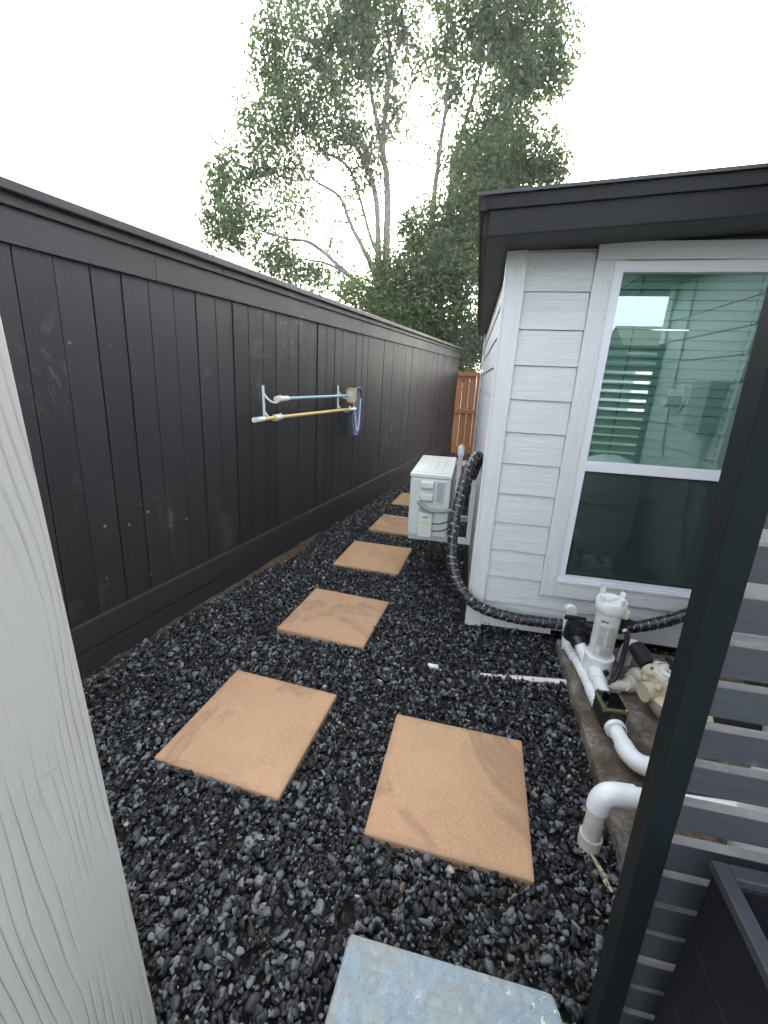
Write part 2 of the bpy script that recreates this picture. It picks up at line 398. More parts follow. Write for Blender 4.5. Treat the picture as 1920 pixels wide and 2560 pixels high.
def m_step():
    t = NT('blue_grey_painted_concrete'); v = t.coord()
    big = t.noise(v, 9, 7, .68, .8); f = t.noise(v, 34, 7, .75, 1.4)
    c = t.ramp(f, [(.30,(.20,.26,.31)),(.40,(.285,.365,.42)),(.7,(.31,.40,.455))])
    c = t.mix(c, (.32,.40,.445), t.math('MULTIPLY', big, .6)); c = t.mix(c, (.17,.21,.24), t.math('MULTIPLY', t.ramp(t.noise(v, 130, 4), [(.56,(0,0,0)),(.68,(1,1,1))]), .6))
    ch = t.math('MULTIPLY', t.ramp(t.noise(v, 55, 3), [(.63,(0,0,0)),(.65,(1,1,1))]), t.ramp(t.noise(v, 5.5, 3), [(.47,(0,0,0)),(.60,(1,1,1))]))
    c = t.mix(c, (.74,.70,.62), ch)
    geo = t.n("ShaderNodeNewGeometry"); sx = t.n("ShaderNodeSeparateXYZ"); t.l(geo.outputs['Normal'], sx.inputs[0])
    pk = t.ramp(geo.outputs['Pointiness'], [(.53,(0,0,0)),(.6,(1,1,1))])
    c = t.mix(c, (.42,.33,.22), t.math('MULTIPLY', pk, t.ramp(t.noise(v, 14, 4), [(.45,(0,0,0)),(.6,(1,1,1))])))
    return t.set(c, .6, t.bump(t.math('ADD', f, big), .9, .012))
MT['step'] = m_step()
def m_pad():
    t = NT('weathered_concrete_pad'); v = t.coord()
    big = t.noise(v, 4.5, 7, .68, .6); f = t.noise(v, 60, 6, .7)
    c = t.ramp(big, [(.30,(.045,.031,.021)),(.45,(.12,.085,.06)),(.55,(.19,.16,.13)),(.66,(.34,.32,.30))])
    c = t.mix(c, (.05,.035,.025), t.ramp(f, [(.35,(.7,.7,.7)),(.6,(0,0,0))]))
    return t.set(c, .9, t.bump(t.math('ADD', f, big), .8, .01))
MT['pad'] = m_pad()
def m_hose():
    t = NT('black_wrapped_line_set'); uv = t.n("ShaderNodeTexCoord").outputs['UV']
    sp = t.n("ShaderNodeSeparateXYZ"); t.l(uv, sp.inputs[0]); v = t.coord()
    hel = t.math('FRACT', t.math('ADD', t.math('MULTIPLY', sp.outputs[0], 24.0), t.math('ADD', sp.outputs[1], t.math('MULTIPLY', t.noise(v, 14, 3), .8))))
    line = t.ramp(hel, [(0,(1,1,1)),(.10,(.9,.9,.9)),(.17,(0,0,0)),(.93,(0,0,0)),(1,(1,1,1))])
    brk = t.ramp(t.noise(v, 45, 5, .7, .6), [(.47,(0,0,0)),(.62,(1,1,1))])
    m = t.math('MULTIPLY', line, brk)
    m = t.math('ADD', m, t.math('MULTIPLY', t.ramp(t.noise(v, 90, 4, .7, 1.0), [(.58,(0,0,0)),(.70,(1,1,1))]), .4))
    c = t.mix((.014,.014,.016), (.50,.51,.53), t.math('MINIMUM', m, .8))  # whitish streaks are the wrap's highlights, painted into the colour
    return t.set(c, t.math('ADD', t.math('MULTIPLY', brk, .2), .22), t.bump(t.math('ADD', hel, t.noise(v, 70, 4)), .5, .005))
MT['hose'] = m_hose()
def m_leaf(name, c0, c1, trans=.45):
    t = NT(name); r = island(t); v = t.coord()
    c = t.ramp(r, [(0,c0),(1,c1)])
    df = t.n("ShaderNodeBsdfDiffuse"); tl = t.n("ShaderNodeBsdfTranslucent"); gl = t.n("ShaderNodeBsdfGlossy"); gl.inputs['Roughness'].default_value = .45
    t.l(c, df.inputs[0]); t.l(t.mix(c, (.16,.20,.03), .35), tl.inputs[0])
    m1 = t.n("ShaderNodeMixShader"); m1.inputs[0].default_value = trans; t.l(df.outputs[0], m1.inputs[1]); t.l(tl.outputs[0], m1.inputs[2])
    m2 = t.n("ShaderNodeMixShader"); m2.inputs[0].default_value = .06; t.l(m1.outputs[0], m2.inputs[1]); t.l(gl.outputs[0], m2.inputs[2])
    t.l(m2.outputs[0], t.out.inputs[0]); return t.m
MT['leaf'] = m_leaf('pear_leaves', (.034,.082,.034), (.095,.170,.058), .45)
MT['leaf_dense'] = m_leaf('evergreen_leaves', (.045,.085,.035), (.115,.17,.065))
MT['leaf_bright'] = m_leaf('young_leaves', (.06,.12,.03), (.12,.19,.05))
MT['leaf_grey'] = m_leaf('grey_green_leaves', (.06,.085,.055), (.12,.15,.10), .3)

# ================================================================== SETTING
FA, FX = 0.17957568900066813, -1.730829944671192
ca, sa = math.cos(FA), math.sin(FA)
def FP(t, off, z, lean=.042):
    t = t + lean*(z-2.0)
    return (FX + t*sa + off*ca, t*ca - off*sa, z)
def FPn(t, off, z): return FP(t, off, z, 0)

g = MB(); g.add([(-150,-150,-.06),(150,-150,-.06),(150,150,-.06),(-150,150,-.06)], [(0,1,2,3)])
tag(g.build("ground", MT['lawn']), "flat ground carrying the side yard", kind='structure')
g = MB(); g.box((-2.6,-3.6,-.055), (2.6,7.2,-.026))
tag(g.build("gravel_bed_soil", MT['soil_dark']), "dark soil under the black gravel", kind='structure')

# soil strip at the fence base, uneven edge
rnd = random.Random(3)
g = MB(); N = 90; vs = []; fs = []
for i in range(N+1):
    t = -2.2 + 9.1*i/N
    w = .016 + (.05 if t < 1.3 else .012)*max(0, math.sin(t*2.1+1))*rnd.uniform(.3,1) + rnd.uniform(0,.02)
    if .45 < t < 1.25: w += .10*math.sin((t-.45)/.8*math.pi)
    h = .012 + rnd.uniform(0,.012)
    vs += [FPn(t, -.03, h+.012), FPn(t, w*.6, h), FPn(t, w, -.02)]
for i in range(N):
    for k in range(2): fs.append((i*3+k, i*3+k+1, i*3+k+4, i*3+k+3))
g.add(vs, fs); tag(g.build("soil_strip", MT['soil'], smooth=60), "bare brown soil along the foot of the black fence", kind='structure')

# ------------------------------------------------------------------ gravel (stuff)
def ico(sub):
    bm = bmesh.new(); bmesh.ops.create_icosphere(bm, subdivisions=sub, radius=1.0)
    V = np.array([v.co[:] for v in bm.verts]); F = np.array([[v.index for v in f.verts] for f in bm.faces]); bm.free(); return V, F
SLABS = [(-.033,-1.196,-.028),(-.919,-1.119,-.079),(-.846,-.155,-.080),(-.823,.847,-.063),(-.735,1.74,-.081),(-.69,2.75,-.08),(-.30,4.42,-.1),(-.16,5.62,-.1)]
def gravel():
    rng = np.random.default_rng(11)
    n = 195000
    y = -2.75 + 9.6*rng.random(n)**1.6              # density falls with distance
    x = rng.uniform(-2.35, 1.45, n)
    fxl = FX + y*math.tan(FA)                        # fence line
    keep = (x > fxl+.012) & ~((x > -.06) & (y > .02)) & ~((x > .53) & (y > -1.52) & (y < .0)) & ~((x > -.28) & (x < .24) & (y < -1.8)) & ~((x > .36) & (y < -1.9))
    keep &= ~((x < -.72) & (y < -2.05))
    tt = (x-FX)*sa + y*ca; oo = (x-FX)*ca - y*sa     # patch of bare earth by the fence
    bare = (tt > .5) & (tt < 1.2) & (oo < .11*np.sin((tt-.45)/.8*np.pi))
    keep &= ~(bare & (rng.random(n) < .7)); keep &= ~((oo < .04) & (rng.random(n) < .5))
    for px, py, pa in SLABS:                         # nothing under the slabs
        u = (x-px)*math.cos(pa) + (y-py)*math.sin(pa); w = -(x-px)*math.sin(pa) + (y-py)*math.cos(pa)
        keep &= ~((abs(u) < .2755) & (abs(w) < .2755))
    x, y = x[keep], y[keep]; n = len(x)
    size = np.clip(rng.lognormal(math.log(.0080), .42, n), .0036, .0190) * np.where(y > 1.5, 1.2, 1.0)
    z = -.005 + rng.random(n)*.019 - size*.3 + .004*np.sin(x*5.1+1)*np.sin(y*4.3)
    me = bpy.data.meshes.new("gravel"); VS, FS, off = [], [], 0
    def rot(V, i, j, th):
        ct, st = np.cos(th)[:,None], np.sin(th)[:,None]; A = V[...,i]*ct - V[...,j]*st; B = V[...,i]*st + V[...,j]*ct
        V = V.copy(); V[...,i] = A; V[...,j] = B; return V
    for near in (True, False):
        m = (y < -.35) if near else (y >= -.35)
        base, F = ico(2 if near else 1); q = int(m.sum()); nv = len(base)
        V = np.repeat(base[None], q, 0)*(1 + .07*rng.standard_normal((q,nv,1)))
        for c in range(9 if near else 5):            # knock flat facets off, like crushed rock
            d = rng.standard_normal((q,3)); d /= np.linalg.norm(d,axis=1)[:,None]
            h = rng.uniform(.38,.78,q)[:,None]; dd = np.einsum('qvk,qk->qv', V, d)
            V = V - np.maximum(dd-h, 0)[...,None]*d[:,None,:]
        V = V*np.stack([rng.uniform(1.1,1.75,q), rng.uniform(.85,1.2,q), rng.uniform(.5,.95,q)], -1)[:,None,:]
        V = rot(rot(rot(V,1,2,rng.normal(0,.6,q)),0,2,rng.normal(0,.6,q)),0,1,rng.uniform(0,2*np.pi,q))
        V = V*size[m][:,None,None] + np.stack([x[m],y[m],z[m]],-1)[:,None,:]
        VS.append(V.reshape(-1,3)); FS.append((F[None] + (np.arange(q)*nv)[:,None,None]).reshape(-1,3)+off); off += q*nv
    verts = np.concatenate(VS); faces = np.concatenate(FS)
    me.vertices.add(len(verts)); me.vertices.foreach_set("co", verts.astype(np.float32).ravel())
    me.loops.add(faces.size); me.loops.foreach_set("vertex_index", faces.astype(np.int32).ravel())
    me.polygons.add(len(faces)); me.polygons.foreach_set("loop_start", np.arange(0,faces.size,3,dtype=np.int32))
    me.update(); me.materials.append(MT['gravel'])
    o = bpy.data.objects.new("gravel", me); COL.objects.link(o)
    tag(o, "loose black crushed rock covering the side yard", "gravel", kind='stuff')
gravel()

# ------------------------------------------------------------------ black fence
def black_fence():
    t0, t1 = -2.3, 6.93
    root = thing("black_fence", "tall black painted board fence along the gravel path", "fence", FPn(2,0,0), -FA)
    root.rotation_euler = (0,0,0); inv = Vector(root.location)
    def T(t, off, z): p = Vector(FP(t, off, z)); return tuple(p - inv)
    rnd = random.Random(5)
    mb = MB(); t = -.99 - .1535*9
    while t < t1:
        wd_ = .1535 + rnd.uniform(-.006,.006); e = min(t+wd_-.0045, t1)
        o0 = rnd.uniform(-.0025,.003); o1 = o0 + rnd.uniform(-.0025,.0025)
        if rnd.random() < .25: e -= .003
        vs = []
        for z in (.262, 1.985):
            for (tt, oo) in ((t,o0),(e,o1),(e,-.019),(t,-.019)): vs.append(T(tt, oo, z))
        mb.add(vs, [(0,3,2,1),(4,5,6,7),(0,1,5,4),(1,2,6,5),(2,3,7,6),(3,0,4,7)])
        t += wd_
    mb.build("board_panel", MT['fence'], root, bevel=.0015, seg=1)
    # battens behind the boards so that the gaps read dark
    mb = MB()
    for z in (.35, 1.05, 1.8): mb.box((t0,-.058,z),(t1,-.0205,z+.085), T=T)
    mb.build("back_rail", MT['fence_h'], root)
    mb = MB(); mb.box((t0,-.065,.1),(t1,-.0595,1.98), T=T); mb.build("back_board", MT['fence_h'], root)
    for z0, z1, o in ((.139,.286,.021),(.0,.131,.019)):
        mb = MB(); c = t0
        for joint in (.33, 3.2, 5.4, t1):
            mb.box((c,-.012,z0),(joint-.003,o+rnd.uniform(-.002,.002),z1), T=T); c = joint
        mb.build("kick_board", MT['fence_h'], root, bevel=.003)
    mb = MB(); c = t0
    for joint in (-.347, 2.155, 4.6, t1):
        mb.box((c,.0045,1.948),(joint-.0025,.022,2.073), T=T); c = joint
    mb.build("trim_board", MT['fence_h'], root, bevel=.002)
    mb = MB(); c = t0
    for joint in (.12, 2.9, 5.2, t1):
        mb.box((c,-.02,2.0735),(joint-.0025,.042,2.113), T=T); c = joint
    mb.build("moulding_board", MT['fence_h'], root, bevel=.003)
    mb = MB(); c = t0
    for joint in (1.22, 3.7, t1+.03):
        mb.box((c,-.09,2.1135),(joint-.002,.075,2.152), T=T); c = joint
    mb.build("cap_rail", MT['fence_h'], root, bevel=.005)
    # nail heads on the trim
    return root
black_fence()

# ------------------------------------------------------------------ cedar end fence
root = thing("cedar_fence", "low unpainted cedar fence closing the far end of the path", "fence", (-.3,6.95,0))
mb = MB(); rnd = random.Random(9); x = -1.2
while x < 1.6:
    w = .14; mb.box((x,0,.16),(x+w-rnd.uniform(.002,.006),.018,1.70+rnd.uniform(-.01,.01))); x += w
mb.build("board_panel", MT['cedar'], root)
for z in (.86, 1.62):
    mb = MB(); mb.box((-1.2,-.04,z),(1.6,-.001,z+.085)); mb.build("rail", MT['cedar'], root, bevel=.003)
mb = MB(); mb.box((-1.2,-.03,-.03),(1.6,-.001,.17)); mb.build("kick_board", MT['cedar'], root, bevel=.003)

# ------------------------------------------------------------------ shed
def shed():
    root = thing("shed", "pale grey lap sided shed with dark eaves and one tall window", "shed", (0,0,0))
    E_, ZB = .178, .014
    XR, LY = 2.5, 3.95
    tap = -.010                                        # slight skew of the side wall
    # front siding: one board per course, with open joints
    def course(mb, x0, x1, zb, zt, y=0.0):
        # bottom edge proud, leaning back to the top
        zt -= .003; vs = [(x0,y+0,zb),(x1,y+0,zb),(x1,y+.009,zt),(x0,y+.009,zt),(x0,y+.02,zb),(x1,y+.02,zb),(x1,y+.02,zt),(x0,y+.02,zt)]  # gap bares dark sheathing, standing in for the shadow under each lap
        mb.add(vs, [(0,1,2,3),(4,7,6,5),(0,4,5,1),(3,2,6,7),(0,3,7,4),(1,5,6,2)])
    WX0, WX1 = .498, 1.345                             # window frame
    mb = MB()
    for i in range(13):
        zb = ZB + E_*i; zt = zb + E_
        for (xa, xb) in ((.0885, .52), (.52, XR)):
            z0 = zb + (.036 if (i == 0 and xa > .5) else 0)
            top = min(zt, 2.16+.05*xa)
            if z0 >= top: continue
            if z0 >= .29-.02 and z0 < 2.19:
                if xa < .3: course(mb, xa, .4095, z0, top)
                else: course(mb, 1.43, XR, z0, top)
                continue
            if i == 1: course(mb, xa, .4095 if xa < .3 else XR, z0, top if xa < .3 else .290); (course(mb, .4095, .5195, z0, .290) if xa < .3 else None)
            elif i == 0: course(mb, xa, xb if xa < .3 else XR, z0, top)
            else: course(mb, xa, xb, z0, top)
    mb.build("front_siding", MT['siding'], root, fix=True)
    # sheathing behind with the window hole
    mb = MB()
    for a, b in (((.0,.0205,.03),(.50,.06,2.20)), ((1.34,.0205,.03),(XR,.06,2.29)), ((.50,.0205,.03),(1.34,.06,.40)), ((.50,.0205,2.10),(1.34,.06,2.25))): mb.box(a, b)
    mb.box((XR-.06,.06,.03),(XR,LY-.06,2.29)); mb.box((.0,LY-.06,.03),(XR,LY,2.20)); mb.box((.06,.06,.03),(XR-.06,LY-.06,.06))
    mb.build("wall", MT['blackroom'], root)
    # side wall
    mb = MB()
    def TS(x, y, z): return (x + tap*y, y, z)
    for i in range(13):
        zb = ZB + E_*i; zt = min(zb+E_, 2.15)
        if zb > 2.1: continue
        vs = [(.0,.085,zb),(.0,LY-.1,zb),(.009,LY-.1,zt-.0045),(.009,.085,zt-.0045),(.02,.085,zb),(.02,LY-.1,zb),(.02,LY-.1,zt-.0045),(.02,.085,zt-.0045)]  # same open gap as the front, imitating the lap shadow
        mb.add([TS(*p) for p in vs], [(0,3,2,1),(4,5,6,7),(0,1,5,4),(3,7,6,2),(0,4,7,3),(1,2,6,5)])
    mb.build("side_siding", MT['siding_y'], root)
    mb = MB(); mb.box((.0205,.0,.03),(.05,LY,2.16), T=TS); mb.build("side_wall", MT['blackroom'], root)
    # corner boards
    mb = MB(); mb.box((.0,-.014,.004),(.0885,.0,2.158)); mb.box((-.014,-.014,.004),(.0,.08,2.155)); mb.build("corner_board", MT['trim'], root, bevel=.003)
    mb = MB(); mb.box((-.02,LY-.1,.004),(.0,LY,2.15), T=TS); mb.build("corner_board", MT['trim'], root, bevel=.003)
    # window trim
    win = MB(); win.box((.4105,-.016,.287),(.4975,.004,2.1085)); win.box((1.3455,-.016,.287),(1.432,.004,2.1085)); 
    wobj = win.build("window_trim", MT['trim'], root, bevel=.003)
    mb = MB(); mb.box((.4125,-.016,2.109),(1.432,.004,2.186)); mb.build("header_trim", MT['trim_h'], root, bevel=.003)
    mb = MB(); mb.box((.498,-.015,.289),(1.345,.004,.386)); mb.build("apron_trim", MT['trim_h'], root, bevel=.003)
    for x in (.60, .83, .99): MB().lathe([(.006,0),(.004,.0025),(0,.003)], (x,-.0151,.35), (0,-1,0), 10).build("nail_head", MT['trim_h'], root)
    # window
    fr = MB(); W = WX1
    fr.box((.498,-.006,.43),(.540,.05,2.108)); fr.box((1.303,-.006,.43),(W,.05,2.108)); fr.box((.540,-.006,2.056),(1.303,.05,2.108))
    fr.box((.540,-.004,1.072),(1.303,.05,1.130))
    frame = fr.build("window", MT['vinyl'], root, bevel=.003)
    sl = MB()
    for k, (z0, z1, y0) in enumerate(((.387,.402,-.022),(.4025,.416,-.013),(.4165,.4295,-.006))): sl.box((.498,y0,z0),(W,.05,z1))
    sl.build("sill", MT['vinyl'], frame, bevel=.0015)
    b = MB(); b.box((.541,.012,1.062),(1.302,.03,1.0715)); b.box((.541,.02,.430),(1.302,.04,.4375)); b.box((.5405,.015,.4376),(.546,.036,1.0618)); b.build("gasket", MT['black_pl'], frame)
    g1 = MB(); g1.box((.5405,.020,1.1305),(1.3025,.024,2.0555)); g1.build("pane", MT['glass'], frame)
    g2 = MB(); g2.box((.5405,.034,.4376),(1.3025,.038,1.0615)); g2.build("pane", MT['glass_low'], frame)
    g3 = MB(); g3.add([(.547,.026,.438),(1.302,.026,.438),(1.302,.026,1.061),(.547,.026,1.061)], [(0,1,2,3)]); g3.build("insect_screen", MT['screen'], frame)
    bl = MB(); z = 1.10
    rot = Matrix.Rotation(R(64), 3, 'X')
    while z < 2.04:
        bl.obox((.92,.085,z), (.75,.05,.003), rot); z += .046
    bl.box((.55,.07,2.035),(1.295,.11,2.07))
    bl.build("blind", MT['blind'], frame)
    for x in (.66, 1.18):
        cd = MB(); z = 1.1
        while z < 2.03: cd.box((x-.002,.058,z),(x+.002,.061,z+.03)); z += .046
        cd.build("blind_cord", MT['ink'], frame)
    # roof: shallow mono pitch rising to the right
    sl_ = .055
    def RT(x, y, z): return (x, y, z + sl_*x)
    rf = MB(); rf.box((-.118,-.28,2.30),(2.75,4.1,2.315), T=RT); roof = rf.build("roof", MT['shingle'], root)
    s = MB(); s.box((-.118,-.258,2.150),(2.72,4.08,2.162), T=RT); s.build("soffit", MT['soffit'], roof)
    f = MB(); f.box((-.118,-.28,2.148),(2.75,-.2585,2.246), T=RT); f.build("fascia", MT['fascia'], roof, bevel=.002)
    f = MB(); f.box((-.130,-.292,2.2465),(2.75,-.2605,2.2985), T=RT); f.build("rake_trim", MT['fascia'], roof, bevel=.002)
    f = MB(); f.box((-.140,-.2585,2.148),(-.1185,4.1,2.245), T=RT); f.box((-.160,-.29,2.2455),(-.1305,4.1,2.2985), T=RT); f.build("eave_fascia", MT['fascia'], roof, bevel=.002)
    f = MB(); f.box((-.172,-.305,2.299),(2.75,-.28,2.312), T=RT); f.box((-.172,-.28,2.299),(-.1181,4.1,2.312), T=RT); f.build("drip_edge", MT['black_pl'], roof)
    # foundation blocks and the skid in shadow
    for x in (.15,1.2,2.3):
        for y in (.3,2.0,3.6): MB().box((x-.1,y-.1,-.05),(x+.1,y+.1,.028)).build("foundation_block", MT['pad'], root)
    for p, q in (((.115,.029),(.122,.041)),((.137,.022),(.143,.038))):
        MB().tube([(p[0]-.004,-.002,p[1]+.008),(p[0],-.004,p[1]+.004),(q[0]-.006,-.004,p[1]+.004),(p[0]+.003,-.003,p[1]-.004)], .0022, 6).build("staple", MT['black_pl'], root)
    return root
shed()

# ------------------------------------------------------------------ house to the right of the gate (seen in the window and through the slats)
def house_right():
    x0, y0, y1 = 1.47, -1.90, -.55
    root = thing("house", "pale grey lap sided house corner mirrored in the shed window", "house", (x0,y0,0))
    mb = MB(); e = .165
    L = y1-y0
    for i in range(13):
        zb = .1 + e*i
        vs = [(0,0.09,zb),(0,L,zb),(.011,L,zb+e-.005),(.011,.09,zb+e-.005),(.02,.09,zb),(.02,L,zb),(.02,L,zb+e-.005),(.02,.09,zb+e-.005)]
        mb.add(vs, [(0,3,2,1),(4,5,6,7),(0,1,5,4),(3,7,6,2),(0,4,7,3),(1,2,6,5)])
    mb.build("siding", MT['siding_y'], root)
    mb = MB(); mb.box((.0205,.001,-.03),(4,L,2.36)); mb.build("wall", MT['trim'], root)
    mb = MB(); mb.box((-.016,-.016,0),(.0,.09,2.355)); mb.box((.0,-.016,0),(.09,.0,2.355)); mb.build("corner_board", MT['trim'], root, bevel=.003)
    mb = MB(); mb.box((-.35,-.42,2.361),(4.2,L+.3,2.38)); roof = mb.build("roof", MT['soffit'], root)
    mb = MB(); mb.box((-.37,-.44,2.3815),(4.2,L+.3,2.52)); mb.build("fascia", MT['fascia'], roof, bevel=.004)
    return root
house_right()
# wall vent and electrical box on that house wall
root = thing("wall_vent", "round grey vent hood on the mirrored house wall", "vent", (1.47,-1.28,1.46))
mb = MB(); mb.lathe([(.10,0),(.10,.012),(.075,.014),(.07,.10),(.064,.11),(.0,.085)], (0,0,0), (-1,0,0), 32); mb.build("hood", MT['galv'], root, smooth=35)
mb = MB(); mb.box((-.09,-.003,-.06),(-.084,.003,.06)); mb.build("damper", MT['ac_grey'], root)
root = thing("disconnect_box", "grey electrical box with conduit on the mirrored house wall", "electrical box", (1.47,-.78,1.25))
mb = MB(); mb.box((-.10,-.12,0),(0,.12,.34)); mb.build("case", MT['ac_grey'], root, bevel=.006)
mb = MB(); mb.tube([(-.02,.06,0),(-.02,.06,-.6),(-.02,.2,-.9)], .014, 10); mb.build("conduit", MT['galv'], root, smooth=40)
tag(MB().tube(smooth_path([(1.462,-1.45,2.34),(1.462,-1.44,2.1),(1.462,-1.42,1.5),(1.462,-1.36,1.1),(1.462,-1.30,1.0)]), .007, 8).build("wall_cable", MT['grey_cable'], smooth=40), "thin cable clipped down the mirrored house wall", "cable")

# distant neighbour's house, only in the reflection
root = thing("neighbour_house", "distant gabled house reflected high in the window glass", "house", (14,-30,0))
mb = MB(); mb.box((-5,-4,0),(5,4,3.0)); mb.build("wall", MT['trim'], root)
mb = MB(); mb.add([(-5.5,-4.5,2.9),(5.5,-4.5,2.9),(5.5,4.5,2.9),(-5.5,4.5,2.9),(-5.5,0,5.4),(5.5,0,5.4)], [(0,1,5,4),(2,3,4,5),(0,4,3),(1,2,5),(0,3,2,1)]); mb.build("roof", MT['shingle'], root)

# ------------------------------------------------------------------ grey column (left of the gate)
root = thing("gate_column", "pale grey wood grained column board at the left of the gateway", "column", (-.70,-2.01,0))
TC = lambda x, y, z: (x + .004 - .0077*z, y, z)
mb = MB(); mb.box((-.018,-.66,-.02),(0,0,2.55), T=TC); mb.build("face_board", MT['column'], root, bevel=.002)
mb = MB(); mb.box((-.26,-.66,-.02),(-.0185,-.004,2.55), T=TC); mb.build("core", MT['trim'], root)

# ------------------------------------------------------------------ slat fence with its post
root = thing("slat_fence", "dark horizontal slat screen with square post right of the gateway", "slat fence", (.29,-1.85,0))
def TPst(x, y, z): return (x - .0357*(z-1.277), y, z)
mb = MB(); mb.box((-.0303,-.005,-.02),(.0142,.041,1.95), T=TPst); mb.build("post", MT['post'], root, bevel=.0015)
zs = [1.24+.081*k for k in range(8,0,-1)] + [1.24,1.16,1.085,1.003,.925,.839,.748,.66,.58,.50,.41,.327,.24,.155,.072]
mb = MB()
for i in range(len(zs)):
    zt = zs[i]; zbm = zt - (.057 if zt > .8 else .068)
    mb.box((.0146-.0357*(zt-1.277),.002+random.Random(i).uniform(-.001,.001),zbm),(1.175,.021,zt))
mb.build("slat_panel", MT['slat'], root, bevel=.0012)
for x in (.60, 1.14): MB().box((x,.0225,-.02),(x+.04,.06,1.9)).build("back_batten", MT['post'], root)

# ------------------------------------------------------------------ planter box
root = thing("planter_box", "dark timber planter box with grey rim in front of the slats", "planter", (.357,-1.897,0))
mb = MB()
zz = [.0,.155,.31,.465,.62,.772]
for a, b in zip(zz[:-1], zz[1:]):
    mb.box((0.006,-.70,a+.002),(.024,-.004,b-.002))
mb.build("side_panel", MT['planter'], root, bevel=.002)
mb = MB()
for a, b in zip(zz[:-1], zz[1:]):
    mb.box((.0245,-.024,a+.002),(.9,-.006,b-.002)); mb.box((.0245,-.70,a+.002),(.9,-.682,b-.002))
mb.box((.882,-.681,0),(.9,-.0245,.77)); mb.build("end_panel", MT['planter'], root, bevel=.002)
mb = MB()
mb.box((0,-.70,.7725),(.024,0,.79)); mb.box((.0245,-.024,.7725),(.905,0,.79)); mb.box((.0245,-.70,.7725),(.905,-.676,.79)); mb.box((.881,-.6755,.7725),(.905,-.0245,.79))
mb.build("rim", MT['planter_rim'], root, bevel=.002)
mb = MB(); rnd = random.Random(2); n = 16; vs = []; fs = []
for i in range(n+1):
    for j in range(n+1): vs.append((.0245+.856*i/n, -.681+.656*j/n, .60+rnd.uniform(-.012,.012)))
for i in range(n):
    for j in range(n): fs.append((i*(n+1)+j,(i+1)*(n+1)+j,(i+1)*(n+1)+j+1,i*(n+1)+j+1))
mb.add(vs, fs); mb.build("soil", MT['pot_soil'], root, smooth=80)

# ------------------------------------------------------------------ concrete step, edging
def rough_slab(name, poly, z0, z1, mat, label, cat, jit=.0, loc=(0,0,0)):
    root_o = MB(); root_o.prism(poly, z0, z1); o = root_o.build(name, mat, bevel=.012, seg=3)
    return tag(o, label, cat)
rough_slab("concrete_step", [(-.284,-1.777),(-.34,-2.75),(.262,-2.75),(.255,-1.83),(.238,-1.778)], -.02, .10, MT['step'], "blue grey painted concrete step with flaking paint at the gateway", "step")
tag(MB().box((.262,-1.86,-.02),(.36,-1.80,.045)).build("edging_stone", MT['pad'], bevel=.004), "small worn edging strip between concrete step and dark post", "edging")

# ------------------------------------------------------------------ stepping stones
S = .565; h = S/2
mb = MB(); mb.box((-h,-h,-.022),(h,h,.024))
first = mb.build("stepping_stone", MT['paver'], bevel=.006, seg=2)
spots = [(-.033,-1.196,-.028, "tan square stepping stone closest to the concrete step"),
         (-.919,-1.119,-.079, "tan stepping stone with reddish corner, second from the concrete step"),
         (-.846,-.155,-.080, "stained tan stepping stone, third along from the concrete step"),
         (-.823,.847,-.063, "clean tan stepping stone just short of the outdoor unit"),
         (-.735,1.74,-.081, "tan stepping stone partly hidden by the outdoor unit's base"),
         (-.69,2.75,-.08, "tan stepping stone mostly behind the outdoor unit's left side"),
         (-.30,4.42,-.1, "tan stepping stone seen behind the black line set loop, the nearer of two"),
         (-.16,5.62,-.1, "small far tan stepping stone next to the cedar fence")]
for i, (x, y, a, lab) in enumerate(spots):
    o = first if i == 0 else first.copy()
    if i: COL.objects.link(o)
    o.location = (x, y, 0); o.rotation_euler = (R([0,.3,-.4,.2,-.3,.2,0,0][i]), R([.2,-.3,.2,-.2,.3,0,0,0][i]), a)
    tag(o, lab, "stepping stone", "tan stepping stones in the gravel")

# ------------------------------------------------------------------ half-buried pipe in the gravel
mb = MB(); mb.tube([(-.205,-.497,.004),(-.155,-.494,.002),(-.11,-.493,-.05),(.03,-.485,-.05),(.085,-.482,-.012),(.18,-.476,-.010),(.32,-.467,-.002),(.575,-.445,.006)], [.015,.015,.014,.014,.013,.015,.018,.019], 14)
tag(mb.build("buried_pipe", MT['pvc_dusty'], smooth=40), "white pipe half buried in black gravel, running to the pump pad", "pipe")

# ------------------------------------------------------------------ equipment pad
tag(MB().prism([(.532,-.11),(.527,-1.50),(1.46,-1.52),(1.46,-.11)], -.03, .06).build("equipment_pad", MT['pad'], bevel=.012, seg=2), "soil stained concrete pad under the pool plumbing", "concrete pad")

